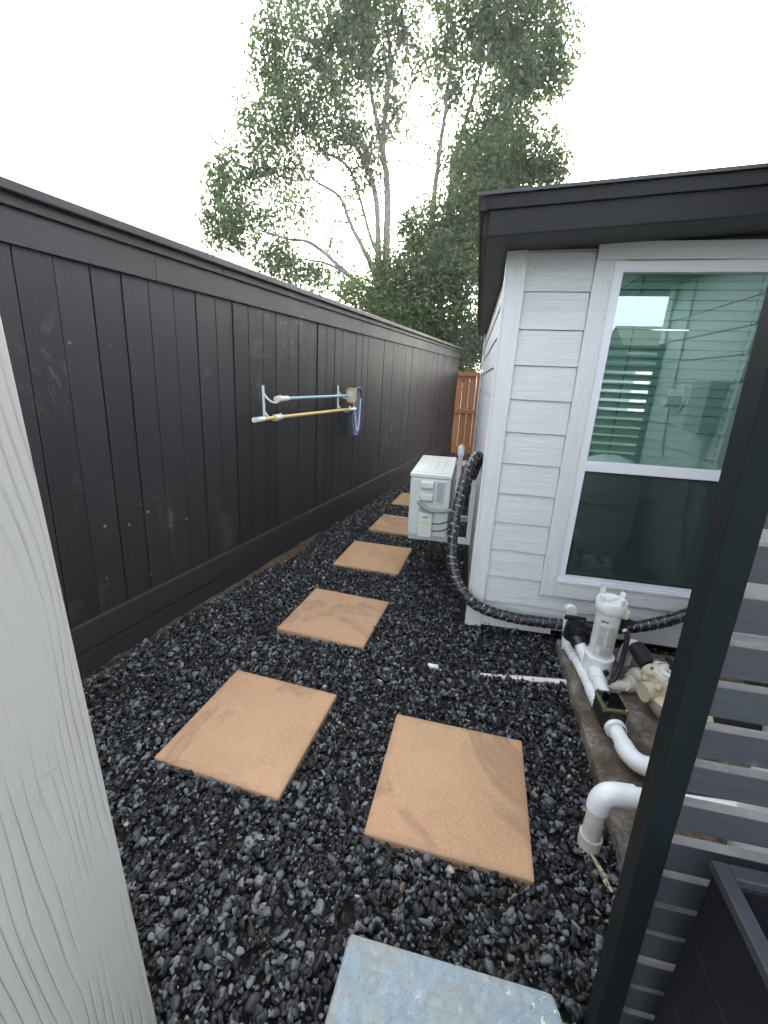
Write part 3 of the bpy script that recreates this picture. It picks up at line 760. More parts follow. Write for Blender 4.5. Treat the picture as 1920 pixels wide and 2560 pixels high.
# ------------------------------------------------------------------ air conditioner on wall bracket
def ac_unit():
    root = thing("outdoor_unit", "pale mini split outdoor unit hung off the shed side wall", "air conditioner", (-.345,.42,.42))
    hw, L, H = .145, .76, .47
    mb = MB(); mb.box((-hw,.0,.0),(hw,L,H-.035)); mb.build("casing", MT['ac'], root, bevel=.012, seg=3)
    mb = MB(); mb.box((-hw-.004,-.004,H-.034),(hw+.004,L+.004,H)); mb.build("top_panel", MT['ac'], root, bevel=.010, seg=3)
    mb = MB()
    for x in (-.055,.0,.055): mb.box((x-.018,.09,H+.0005),(x+.018,L-.05,H+.004))
    mb.box((-.11,.03,H+.0005),(.11,.07,H+.005))
    mb.build("top_rib", MT['ac'], root, bevel=.003)
    # end face facing the path entrance
    mb = MB()
    for k in range(3): mb.box((-.134+.016*k,-.003,.02),(-.124+.016*k,-.0005,H-.05))
    mb.build("corner_flute", MT['ac'], root, bevel=.001)
    # handle recess: two stacked hoods
    mb = MB()
    for z0, z1 in ((.355,.425),(.265,.335)):
        mb.prism([(-.002,z0),(-.034,z0+.016),(-.034,z1-.012),(-.002,z1)], -.066, .026, T=lambda u,v,w: (w,u,v))
    mb.build("valve_hood", MT['ac'], root, bevel=.006, seg=3)
    mb = MB(); mb.box((.040,-.006,.255),(.108,-.0005,.425)); gp = mb.build("grille_frame", MT['ac'], root, bevel=.003)
    mb = MB(); mb.box((.050,-.008,.268),(.098,-.0065,.412)); mb.build("grille_pad", MT['ac_grey'], gp)
    mb = MB(); mb.box((-.07,-.0035,.175),(.05,-.0005,.215)); mb.build("rating_plate", MT['ac_grey'], root)
    mb = MB(); mb.box((-.070,-.028,.0),(.034,-.0005,.185)); cv = mb.build("terminal_cover", MT['ac'], root, bevel=.006, seg=3)
    mb = MB(); mb.box((-.048,-.0295,.138),(.012,-.0285,.178)); st = mb.build("sticker", MT['label'], cv)
    mb = MB(); mb.box((-.038,-.0303,.146),(.003,-.0297,.168)); mb.build("sticker_print", MT['ac_grey'], cv)
    mb = MB(); mb.box((-.052,-.0295,.108),(.014,-.0285,.120)); mb.build("warning_strip", MT['yellow'], cv)
    # fan grille towards the fence, coil at the back
    mb = MB()
    for r_ in (.05,.10,.15,.20): mb.tube([(-hw-.010, .32+r_*math.cos(k*math.pi/16), .22+r_*math.sin(k*math.pi/16)) for k in range(33)], .003, 6, caps=False)
    for k in range(8):
        a = k*math.pi/4; mb.tube([(-hw-.010,.32,.22),(-hw-.010,.32+.2*math.cos(a),.22+.2*math.sin(a))], .003, 6)
    mb.build("fan_guard", MT['ac'], root, smooth=60)
    mb = MB(); mb.lathe([(.205,0),(.205,.004),(.0,.005)], (-hw,.32,.22), (-1,0,0), 32); mb.build("fan_opening", MT['ac_dark'], root)
    mb = MB(); mb.box((hw+.0005,.10,.03),(hw+.004,L-.03,H-.06)); mb.build("coil", MT['ac_dark'], root)
    mb = MB()
    for k in range(26): mb.box((hw+.005,.11+.024*k,.03),(hw+.008,.114+.024*k,H-.06))
    for k in range(5): mb.box((hw+.0085,.10,.05+.085*k),(hw+.012,L-.03,.056+.085*k))
    mb.build("coil_guard", MT['ac'], root)
    for y in (.08,.60): MB().box((-.12,y,-.018),(.12,y+.04,-.0005)).build("foot", MT['black_rub'], root)
ac_unit()
root = thing("wall_bracket", "pale metal wall bracket carrying the outdoor unit", "bracket", (-.03,.52,.39))
for y in (.0,.54):
    mb = MB(); mb.box((-.012,y-.02,-.03),(.004,y+.02,.46)); mb.box((-.030,y-.02,-.03),(-.0125,y-.016,.46)); rl = mb.build("wall_rail", MT['galv'], root, bevel=.0015)
    for z in (.0,.02): MB().lathe([(.006,0),(.006,.004),(0,.005)], (-.022,y-.0201,z), (0,-1,0), 6).build("bolt", MT['steel'], rl)
    mb = MB(); mb.box((-.46,y-.02,-.03),(-.0305,y-.016,.011)); mb.box((-.46,y-.0155,.007),(-.0305,y+.02,.0112)); mb.build("arm", MT['galv'], root, bevel=.001)
# cables at the outdoor unit
tag(MB().tube(smooth_path([(-.42,.40,.69),(-.39,.385,.66),(-.33,.37,.635),(-.25,.355,.64),(-.20,.345,.655),(-.15,.33,.67)]), .013, 10).build("drain_hose", MT['grey_cable'], smooth=50), "grey hose curving from the outdoor unit to the wrapped line set", "hose")
for k, (z0, z1) in enumerate(((.53,.585),(.475,.535))):
    o = MB().tube(smooth_path([(-.315,.405,z0),(-.27,.385,z0+.006),(-.22,.375,z0+.025),(-.17,.365,z1)]), .0042, 8).build("power_cable", MT['black_rub'], smooth=50)
    tag(o, ["upper thin black cable leaving the outdoor unit's end cover", "lower thin black cable leaving the outdoor unit's end cover"][k], "cable", "cables at the outdoor unit")
# black wrapped line set
def wrapb(L, th): return 1 + .03*math.sin(2*math.pi*(L*24) + th) + .03*math.sin(L*90+2*th)
path = smooth_path([(-.10,.66,.70),(-.075,.60,.80),(-.042,.54,.94),(-.03,.48,1.02),(-.05,.43,1.035),(-.085,.36,.98),(-.115,.28,.88),(-.135,.20,.75),(-.146,.12,.62),(-.146,.06,.49),(-.128,.01,.39),(-.085,-.04,.305),(-.02,-.075,.235),(.06,-.085,.185),(.17,-.085,.155),(.30,-.08,.138),(.44,-.075,.135),(.60,-.075,.140),(.75,-.08,.155),(.90,-.09,.185),(1.05,-.085,.235),(1.20,-.075,.315),(1.30,-.07,.40)], 10)
tag(MB().tube(path, .0335, 22, bump=wrapb).build("insulated_hose", MT['hose'], smooth=70), "thick black foil wrapped hose looping from the outdoor unit round the shed base", "hose")
# white vent stub behind the unit
root = thing("vent_pipe", "upright white pipe with cap behind the outdoor unit", "pipe", (-.185,2.0,0))
mb = MB(); mb.tube([(0,0,-.03),(0,0,.80)], .026, 18); mb.build("tube", MT['pvc'], root, smooth=40)
mb = MB(); mb.lathe([(.033,.77),(.034,.86),(.030,.868),(.018,.87),(.017,.885),(0,.886)], (0,0,0), seg=20); mb.build("cap", MT['pvc'], root, smooth=40)

# ------------------------------------------------------------------ pole hangers and pool tools on the fence
for i, t in enumerate((.50, 1.665)):
    root = thing("pole_hanger", ["white metal pole hanger under the grip of the teal pole", "white metal pole hanger near the brush and net"][i], "hanger", FPn(t,.024,1.2), group="pole hangers on the fence")
    o = Vector(root.location)
    P = lambda dt, of, z: tuple(Vector(FPn(t+dt, of, z)) - o)
    mb = MB(); mb.tube([P(0,.006,1.19),P(0,.006,1.43)], .011, 8); mb.build("strap", MT['galv'], root, smooth=40)
    for zc in (1.335, 1.205):
        mb = MB(); mb.tube(smooth_path([P(0,.012,zc+.035),P(.01,.03,zc+.005),P(.03,.06,zc-.022),P(.05,.092,zc-.024),P(.06,.112,zc+.004),P(.06,.108,zc+.03)]), .0075, 8); mb.build("hook", MT['galv'], root, smooth=40)
def pole(name, label, cat, ta, tb, z, off, r, mat):
    root = thing(name, label, cat, FPn(ta,off,z)); o = Vector(root.location)
    P = lambda t, of, zz_: tuple(Vector(FPn(t, of, zz_)) - o)
    mb = MB(); mb.tube([P(ta,off,z),P(tb,off,z)], r, 14); mb.build("tube", mat, root, smooth=40)
    return root, P
r1, P = pole("pool_brush", "teal pole with yellow framed brush head, hung above the yellow pole", "pool brush", .56, 1.78, 1.336, .085, .0125, MT['teal'])
mb = MB(); mb.tube([P(.545,.085,1.336),P(.70,.085,1.336)], [.021,.019], 16); mb.build("grip", MT['pvc_ivory'], r1, smooth=40)
mb = MB(); mb.tube([P(.575,.085,1.336),P(.60,.085,1.336)], .0245, 16); mb.build("grip_ring", MT['pvc'], r1, smooth=40)
# brush head: rounded frame facing the path entrance
mb = MB(); ring = []
for k in range(33):
    a = 2*math.pi*k/32; sx = abs(math.cos(a))**.45*math.copysign(1,math.cos(a)); sy = abs(math.sin(a))**.45*math.copysign(1,math.sin(a))
    ring.append(P(1.78, .098+.050*sx, 1.336+.066*sy))
mb.tube(ring, .008, 10, caps=False); mb.build("brush_frame", MT['yframe'], r1, smooth=50)
mb = MB(); mb.obox(P(1.79,.098,1.336), (.085,.02,.115), Matrix.Rotation(-FA,3,'Z')); mb.build("bristle_block", MT['bristle'], r1, bevel=.006)
r2, P = pole("pool_net", "yellow pole with blue rimmed leaf net, the lower of the two", "pool net", .285, 1.80, 1.203, .10, .0135, MT['ypole'])
mb = MB(); mb.tube([P(.262,.10,1.203),P(.375,.10,1.203)], [.0185,.0165], 16, caps=False); mb.lathe([(.0185,0),(.0185,.001),(.013,.0012),(.0125,.03)], P(.262,.10,1.203), tuple(Vector(P(.9,0,0))-Vector(P(0,0,0))), 16); mb.build("end_grip", MT['pvc'], r2, smooth=40)
mb = MB(); mb.tube([P(.50,.10,1.203),P(.585,.10,1.203)], [.023,.021], 16); mb.build("collar", MT['pvc_ivory'], r2, smooth=40)
mb = MB(); mb.tube([P(1.72,.10,1.203),P(1.87,.10,1.20)], .016, 12); mb.build("socket", MT['pvc'], r2, smooth=40)
def ringpts(rt, rz, tc=1.94, zc=1.165, n=40, p=.7, off=.085):
    out = []
    for k in range(n+1):
        a = 2*math.pi*k/n
        out.append(P(tc+rt*abs(math.cos(a))**p*math.copysign(1,math.cos(a)), off + .03*math.sin(a)*.3, zc+rz*abs(math.sin(a))**p*math.copysign(1,math.sin(a))))
    return out
mb = MB(); mb.tube(ringpts(.115,.24), .013, 10, caps=False); mb.build("net_rim", MT['bluefr'], r2, smooth=50)
mb = MB(); A = ringpts(.115,.235); B_ = ringpts(.085,.20, zc=1.11, off=.05); Cc = ringpts(.05,.10, zc=1.02, off=.035)
vs = A+B_+Cc; n = 41; fs = []
for a in range(2):
    for k in range(40): fs.append((a*n+k,a*n+k+1,(a+1)*n+k+1,(a+1)*n+k))
fs.append(tuple(2*n+k for k in range(40))); mb.add(vs, fs); mb.build("net_bag", MT['net'], r2, smooth=80, fix=False)
mb = MB(); mb.tube(smooth_path([P(1.83,.10,1.26),P(1.90,.10,1.05),P(1.93,.10,.97),P(1.97,.10,1.05),P(2.0,.10,1.30)]), .006, 8); mb.build("net_cord", MT['pvc'], r2, smooth=50)

# ------------------------------------------------------------------ pool plumbing
def elbow(mb, a, c, b, r):
    mb.tube(bend(a, c, b, 10), r, 18)
# chemical feeder
def feeder():
    bx, by = .663, -.445
    root = thing("chlorine_feeder", "tall white cylindrical chlorine feeder with notched lid and printed label", "chlorine feeder", (bx,by,.06))
    mb = MB(); mb.lathe([(.062,.0),(.066,.01),(.072,.05),(.070,.055),(.068,.13),(.071,.145),(.071,.152),(.0,.153)], (0,0,0), seg=36); mb.build("base", MT['pvc'], root, smooth=35)
    mb = MB(); mb.lathe([(.0,.1535),(.055,.154),(.057,.40),(.060,.408),(.0,.409)], seg=36); mb.build("body", MT['pvc'], root, smooth=35)
    mb = MB(); mb.lathe([(.0,.4095),(.066,.41),(.069,.415),(.070,.462),(.067,.468),(.060,.470),(.048,.462),(.0,.460)], seg=40); lid = mb.build("lid", MT['pvc'], root, smooth=35)
    for k in range(4):
        a = k*math.pi/2+.5; m = Matrix.Rotation(a,3,'Z'); MB().obox(m@Vector((.064,0,.480)), (.010,.030,.038), m).build("lid_tab", MT['pvc'], lid, bevel=.003)
    mb = MB(); mb.obox((0,0,.468), (.095,.010,.014), Matrix.Rotation(.55,3,'Z')); mb.build("lid_rib", MT['pvc'], lid, bevel=.002)
    # label wrapped on the cylinder, facing the camera
    def patch(mb, a0, a1, z0, z1, r, n=14):
        vs = []
        for k in range(n+1):
            a = a0+(a1-a0)*k/n
            for z in (z0, z1):
                rr = r + .002*(z-.154)/.246; vs.append((rr*math.sin(a), -rr*math.cos(a), z))
        mb.add(vs, [(2*k,2*k+2,2*k+3,2*k+1) for k in range(n)])
    A0, A1 = -.95, .75
    mb = MB(); patch(mb, A0, A1, .165, .385, .0562); lb = mb.build("label", MT['label'], root, smooth=80)
    mb = MB(); rp = .0566
    for z in (.383,.338,.300,.222,.1665): patch(mb, A0+.05, A1-.05, z-.0012, z, rp)
    for a in (A0+.05, A1-.06): patch(mb, a, a+.014, .167, .384, rp, 2)
    patch(mb, A0+.18, A0+.75, .362, .371, rp); patch(mb, A0+.18, A0+.30, .355, .372, rp)
    rnd = random.Random(4)
    for z0, z1, cols in ((.306,.333,((A0+.15,A0+.8),(A0+.88,A1-.15))), (.232,.294,((A0+.15,A0+.8),(A0+.88,A1-.15))), (.174,.215,((A0+.55,A1-.15),))):
        z = z1
        while z > z0:
            for c0, c1 in cols: patch(mb, c0, c1 - rnd.uniform(0,.12), z-.0022, z, rp, 6)
            z -= .0062
    a0 = A0+.30; w = .17
    vs = [(rp*math.sin(a), -rp*math.cos(a), z) for a, z in ((a0-w,.178),(a0+w,.178),(a0,.211))]; mb.add(vs, [(0,1,2)])
    mb.build("label_print", MT['ink'], lb, smooth=80)
    mb = MB(); mb.lathe([(.016,0),(.016,.014),(.012,.016),(0,.017)], (.020,-.066,.095), (.28,-1,.0), 6); mb.build("drain_plug", MT['black_pl'], root)
    return root
feeder()
# fitting at the feeder's side with its small hose
root = thing("hose_valve", "black hose fitting with cream knob beside the feeder label", "valve", (.735,-.44,.415))
mb = MB(); mb.lathe([(.022,-.035),(.026,-.03),(.026,.012),(.030,.014),(.030,.022),(.0,.023)], seg=20); mb.tube([(-.035,.0,-.01),(.05,.01,-.01)], .016, 14); mb.build("body", MT['black_pl'], root, smooth=40)
mb = MB(); mb.lathe([(.024,.0235),(.0245,.058),(.021,.062),(.012,.062),(.011,.068),(0,.069)], seg=12); mb.build("knob", MT['pvc_ivory'], root, smooth=30)
mb = MB(); mb.lathe([(.014,0),(.015,.006),(.012,.012),(0,.0125)], (.012,-.02,-.035), (.2,-.8,-.6), 16); mb.build("ring", MT['pvc'], root, smooth=40)
tag(MB().tube(smooth_path([(.747,-.462,.385),(.758,-.475,.35),(.760,-.478,.28),(.757,-.485,.20),(.735,-.51,.13),(.695,-.535,.10),(.645,-.535,.095),(.615,-.525,.094)]), .0125, 12).build("feeder_hose", MT['black_rub'], smooth=60), "short black hose arching from the feeder valve to the pipe", "hose")
tag(MB().tube([(.655,-.537,.0955),(.615,-.525,.094),(.578,-.508,.093)], [.0145,.0145,.012], 12).build("hose_barb", MT['pvc_brown'], smooth=50), "brown hose barb joining the short black hose to white pipe", "fitting")
# black ball valve with handle, behind the feeder
root = thing("ball_valve", "black three way valve with lever handle left of the feeder", "valve", (.565,-.30,.245))
mb = MB(); mb.lathe([(.046,-.055),(.050,-.05),(.052,.03),(.048,.045),(.030,.05),(.0,.051)], (0,0,0), (.1,-.1,1), 24); mb.tube([(.02,.0,0),(.17,.04,-.01)], .036, 18); mb.tube([(0,0,-.02),(.025,-.06,-.055)], .041, 18); mb.build("body", MT['black_pl'], root, smooth=40)
mb = MB(); mb.box((-.055,.012,.056),(.055,.032,.070)); mb.box((-.058,.008,.050),(-.04,.036,.0555)); mb.box((.04,.008,.050),(.06,.036,.0555)); mb.build("handle", MT['black_pl'], root, bevel=.004)
mb = MB(); mb.lathe([(.026,.0515),(.026,.060),(0,.061)], (.05,-.012,-.012), (.2,0,1), 8); mb.build("cap", MT['black_pl'], root)
# white pipes
def pvc(name, label, paths, mat='pvc', collars=()):
    root = thing(name, label, "pipe", paths[0][0][0])
    o = Vector(root.location)
    for pts, r in paths:
        mb = MB(); mb.tube([Vector(p)-o for p in pts], r, 20); mb.build("tube", MT[mat], root, smooth=40)
    for (a, b, r) in collars:
        mb = MB(); mb.tube([Vector(a)-o, Vector(b)-o], r, 20); mb.build("coupling", MT[mat], root, smooth=40)
    return root
pvc("pvc_pipe", "white pipe bending up behind the black valve and down along the pad edge",
    [(bend((.555,-.19,.27),(.545,-.19,.335),(.548,-.245,.325)) , .030), ([(.555,-.19,.27),(.570,-.20,.10),(.572,-.22,.065)], .030), (smooth_path([(.572,-.205,.095),(.585,-.30,.094),(.605,-.50,.093),(.625,-.80,.093)]), .028)], 'pvc',
    [((.577,-.25,.094),(.587,-.33,.094),.033),((.612,-.58,.093),(.618,-.68,.093),.033)])
pvc("pvc_pipe", "white pipe slanting from the black valve down to the feeder base", [([(.582,-.345,.205),(.628,-.425,.125),(.64,-.45,.115)], .030)])
pvc("pvc_pipe", "white pipe between the feeder base and the clear lidded check valve", [([(.640,-.50,.135),(.637,-.69,.135)], .033)], 'pvc', [((.640,-.50,.135),(.639,-.57,.135),.038)])
# check valve with clear lid
root = thing("check_valve", "black check valve with clear amber bolted lid", "check valve", (.637,-.765,.135))
rz = Matrix.Rotation(.06,3,'Z')
mb = MB(); mb.obox((0,0,-.008), (.098,.13,.085), rz); mb.tube([(0,.09,-.004),(0,.05,-.004)], .042, 18); mb.tube([(0,-.05,-.004),(-.004,-.115,-.004)], [.045,.041], 18); body = mb.build("body", MT['black_pl'], root, bevel=.008)
mb = MB()
mb.obox((0,.058,.046), (.11,.011,.018), rz); mb.obox((0,-.058,.046), (.11,.011,.018), rz); mb.obox((-.050,0,.046), (.010,.1045,.018), rz); mb.obox((.050,0,.046), (.010,.1045,.018), rz); lid = mb.build("lid_frame", MT['amber_frame'], root, bevel=.003)
mb = MB(); mb.obox((0,0,.056), (.082,.100,.003), rz); mb.build("lid_window", MT['amber'], lid)
mb = MB(); mb.obox((0,.0,.0365), (.075,.095,.002), rz); mb.build("flapper", MT['grey_cable'], root)
for sx in (-.044,.044):
    for sy in (-.056,.056): MB().lathe([(.0055,0),(.0055,.004),(0,.0055)], (sx,sy,.0575), (0,0,1), 8).build("lid_screw", MT['steel'], lid)
pvc("pvc_pipe", "white pipe with flanged collar and elbow below the check valve, turning right", [([(.633,-.87,.130),(.640,-.95,.128)], .031), (bend((.640,-.95,.128),(.645,-1.045,.128),(.71,-1.04,.128)), .0365), ([(.705,-1.04,.128),(1.15,-1.02,.128)], .0315)], 'pvc', [((.632,-.862,.131),(.633,-.882,.131),.043)])
# low soil stained pipe with elbow
pvc("pvc_pipe", "soil stained low pipe crossing the pad to an elbow by the diverter", [([(.66,-.535,.088),(.80,-.505,.09)], .026), (bend((.79,-.508,.10),(.845,-.505,.07),(.842,-.44,.115), 8), .037), (bend((.842,-.45,.12),(.845,-.46,.165),(.87,-.52,.15), 8), .030), ([(.868,-.51,.15),(.90,-.66,.12)], .026)], 'pvc_old', [((.71,-.525,.088),(.77,-.512,.089),.030)])
# tan diverter valve over its pump
def diverter():
    root = thing("diverter_valve", "tan multiport valve with blue printed cover, partly behind the dark post", "valve", (.93,-.60,.20))
    mb = MB(); mb.lathe([(.068,-.10),(.078,-.06),(.080,.02),(.074,.045),(.0,.046)], seg=32)
    mb.tube([(0,0,-.02),(-.075,-.02,-.03),(-.115,-.035,-.035)], [.042,.042,.045], 20, caps=False)
    mb.lathe([(.045,0),(.045,.003),(.034,.003),(.033,-.06),(0,-.061)], (-.115,-.035,-.035), (-.95,-.28,-.04), 24)
    mb.tube([(0,0,-.01),(.02,-.085,-.025),(.03,-.15,-.03)], .042, 20)
    mb.tube([(-.03,.03,-.01),(-.052,.10,.0)], .042, 20)
    mb.build("body", MT['tan'], root, smooth=35)
    mb = MB(); pts = []
    for k in range(48):
        a = 2*math.pi*k/48; r = .078 + .022*max(0, math.cos(6*a))**3; pts.append((r*math.cos(a), r*math.sin(a)))
    mb.prism(pts, .047, .072); mb.lathe([(.055,.0725),(.048,.084),(0,.086)], seg=28); mb.build("cover", MT['pvc_ivory'], root, bevel=.002)
    for k in range(6):
        a = k*math.pi/3; MB().lathe([(.008,.0725),(.008,.078),(0,.0785)], (.089*math.cos(a),.089*math.sin(a),0), (0,0,1), 8).build("bolt", MT['steel'], root)
    mb = MB()
    for r_, a0, a1 in ((.066,-2.6,-.4),(.066,.3,2.4),(.036,-2.9,-.6)):
        vs = []; n = 14
        for k in range(n+1):
            a = a0+(a1-a0)*k/n
            for rr in (r_-.005, r_+.004): vs.append((rr*math.cos(a), rr*math.sin(a), .0728 if r_ > .055 else .0866))
        mb.add(vs, [(2*k,2*k+1,2*k+3,2*k+2) for k in range(n)])
    mb.build("cover_print", MT['bluewhite'], root)
    mb = MB(); mb.lathe([(.012,0),(.014,.01),(.014,.022),(.008,.028),(0,.029)], (-.062,-.052,.02), (-.75,-.65,.1), 12); mb.build("drain_cap", MT['tan'], root, smooth=40)
    mb = MB(); mb.lathe([(.016,0),(.020,.006),(.020,.03),(.012,.04),(0,.041)], (-.072,.018,.0), (-.95,.3,.05), 14); mb.build("gauge_plug", MT['pvc_brown'], root, smooth=40)
    mb = MB(); mb.box((-.012,-.06,.09),(.012,.075,.108)); mb.lathe([(.02,.0865),(.02,.11),(0,.111)], seg=16); mb.build("handle", MT['black_pl'], root, bevel=.003)
    return root
diverter()
root = thing("pump_strainer", "tan rounded pump strainer pot under the diverter, by the dark post", "pump", (.955,-.70,.06))
mb = MB(); mb.lathe([(.0,0),(.070,.0),(.085,.015),(.105,.05),(.112,.10),(.085,.118),(.0,.12)], (0,.06,0), seg=32); mb.tube([(0,0,.06),(.10,-.005,.065)], .07, 20); mb.build("pot", MT['tan'], root, smooth=40)
mb = MB(); mb.tube([(.101,-.005,.07),(.40,-.02,.08)], .075, 24); mb.build("motor", MT['black_pl'], root, smooth=35)
root = thing("pvc_pipe", "white pipe with black rubber coupling entering the back of the diverter", "pipe", (.852,-.36,.235))
mb = MB(); mb.tube(bend((.008,.10,-.17),(-.005,.07,.0),(.012,-.01,-.008)), .034, 20); mb.build("tube", MT['pvc'], root, smooth=40)
mb = MB(); mb.tube([(.008,.0,-.004),(.034,-.125,-.028)], [.040,.043], 22); mb.build("coupling", MT['black_rub'], root, smooth=40)
# foreground drain elbow
root = thing("drain_elbow", "white elbow pipe with ribbed grey end cap standing in the gravel", "pipe", (.447,-1.30,0))
mb = MB(); mb.tube([(.10,.012,.232),(.62,.05,.232)], .030, 22); mb.build("tube", MT['pvc'], root, smooth=40)
mb = MB(); mb.tube([(.055,.008,.232),(.105,.012,.232)], .0365, 22); mb.tube(bend((.056,.008,.232),(.0,.004,.236),(.0,.0,.165), 12), .0365, 22, caps=True); mb.build("elbow", MT['pvc'], root, smooth=40)
mb = MB(); mb.tube([(0,0,.17),(-.003,-.01,.045)], .030, 22); mb.build("drop_tube", MT['pvc_old'], root, smooth=40)
mb = MB(); mb.tube([(-.002,-.009,.052),(-.004,-.012,.008)], [.0375,.0365], 22); cp = mb.build("collar", MT['pvc_old'], root, smooth=40)
mb = MB()
for k in range(14):
    a = math.pi*2*k/14; mb.obox((-.004+.034*math.cos(a), -.013+.034*math.sin(a), -.006), (.004,.004,.03), Matrix.Rotation(a,3,'Z'))
mb.build("drain_rib", MT['pvc_ivory'], cp)
mb = MB(); rnd = random.Random(6)
for k, (x, y, l, w, a) in enumerate(((.452,-1.36,.055,.011,-1.2),(.458,-1.375,.07,.009,-1.05),(.466,-1.41,.06,.012,-1.25),(.470,-1.44,.035,.008,-.9))):
    mb.obox((x,y,.006+.003*k), (l,w,.006), Matrix.Rotation(a,3,'Z') @ Matrix.Rotation(.12,3,'Y'))
tag(mb.build("wood_splinter", MT['splinter'], bevel=.0015), "pale splintered wood sliver lying in gravel below the end cap", "wood splinter")
# sand filter tank, seen only mirrored in the window
root = thing("filter_tank", "large pale filter tank mirrored in the lower window", "filter tank", (1.10,-1.42,.06))
mb = MB(); mb.lathe([(.0,0),(.24,.0),(.28,.06),(.29,.2),(.29,.62),(.26,.76),(.18,.86),(.08,.90),(0,.905)], seg=40); mb.build("vessel", MT['galv'], root, smooth=40)
mb = MB(); mb.lathe([(.296,.5),(.300,.505),(.300,.535),(.296,.54)], seg=40); mb.build("band", MT['steel'], root, smooth=40)

# ------------------------------------------------------------------ trees
def leaves(name, mat, root, clumps, n_total, size, seed, droop=.5, extra=()):
    rng = np.random.default_rng(seed); o = np.array(root.location)
    c = np.array([q[:3] for q in clumps]); r = np.array([(q[3], max(.35, .5*(q[3]+q[4])), q[4]) for q in clumps])
    den = np.array([q[5] if len(q) > 5 else 1.0 for q in clumps])
    vol = den*(r[:,0]*r[:,2])**.9; pr = vol/vol.sum()
    # sub-clumps (twigs) within the clumps, leaves round the twigs
    per = 19 if extra is not None and len(extra) else 12; nt = n_total//per; ci = rng.choice(len(c), nt, p=pr)
    d = rng.standard_normal((nt,3)); d /= np.linalg.norm(d,axis=1)[:,None]; d *= (rng.random(nt)**.38)[:,None]
    tw = c[ci] + d*r[ci]
    if len(extra): tw = np.concatenate([tw, np.array(extra)]); nt0 = nt; nt = len(tw)
    m = rng.poisson(per, nt)
    if len(extra): m[nt0:] = rng.poisson(1.7, nt-nt0)
    ti = np.repeat(np.arange(nt), m); n = len(ti)
    p = tw[ti] + rng.standard_normal((n,3))*np.array([.10,.10,.13])*(size/.085)**.4
    L = size*rng.uniform(.6,1.25,n); W = L*rng.uniform(.42,.6,n)
    ax = rng.standard_normal((n,3)); ax[:,2] -= droop*2.0; ax /= np.linalg.norm(ax,axis=1)[:,None]
    q = rng.standard_normal((n,3)); s_ = np.cross(ax,q); s_ /= np.linalg.norm(s_,axis=1)[:,None]; nn = np.cross(ax,s_)
    A = p; Bm = p + ax*L[:,None]
    mid = p + ax*(L*.45)[:,None] + nn*(L*.05)[:,None]
    l_ = mid + s_*(W*.5)[:,None] + nn*(W*.18)[:,None]; r_ = mid - s_*(W*.5)[:,None] + nn*(W*.18)[:,None]
    V = np.stack([A,l_,Bm,r_],1).reshape(-1,3) - o
    k = np.arange(n)*4; F = np.stack([k,k+1,k+2,k,k+2,k+3],-1).reshape(-1,3)
    me = bpy.data.meshes.new(name); me.vertices.add(len(V)); me.vertices.foreach_set("co", V.astype(np.float32).ravel())
    me.loops.add(F.size); me.loops.foreach_set("vertex_index", F.astype(np.int32).ravel()); me.polygons.add(len(F)); me.polygons.foreach_set("loop_start", np.arange(0,F.size,3,dtype=np.int32)); me.update()
    me.materials.append(mat); ob = bpy.data.objects.new(name, me); COL.objects.link(ob); ob.parent = root
    return tw
def sprays(stems, rng, every=.17, zmin=5.9, lmin=.4, lmax=1.15):
    """side branches along the stems and twigs on them: polylines, and the points leaves hang from"""
    lines, pts = [], []
    for st, ra, rb in stems:
        P = smooth_path(st, 8); acc = 0
        for i in range(1, len(P)):
            acc += (P[i]-P[i-1]).length
            if acc < every or P[i].z < zmin: continue
            acc = 0; t = (P[i]-P[i-1]).normalized(); f = i/len(P)
            a = rng.uniform(0, 2*math.pi); out = Vector((math.cos(a), math.sin(a)*.8, 0))
            d = (t*rng.uniform(.55,1.0) + out*rng.uniform(.45,.9) + Vector((0,0,.25))).normalized()
            L = rng.uniform(lmin, lmax)*(1.1-.45*f); p = P[i].copy(); br = [p.copy()]; ns = 5
            for k in range(ns):
                d = (d + Vector((rng.uniform(-.16,.16), rng.uniform(-.16,.16), .05-.03*k))).normalized(); p = p + d*(L/ns); br.append(p.copy())
                if k >= 1:
                    for q in range(2):
                        o2 = Vector((rng.uniform(-1,1), rng.uniform(-1,1), rng.uniform(-.5,.5))).normalized()
                        e = (d*.7+o2*.8).normalized(); l2 = rng.uniform(.15,.42); lines.append(([p, p+e*l2*.5, p+e*l2+Vector((0,0,-.05))], .004, .002))
                        pts += [p+e*l2*u for u in (.3,.55,.8,1.0)]
            lines.append((br, .012, .005)); pts += br[2:]
    return lines, pts
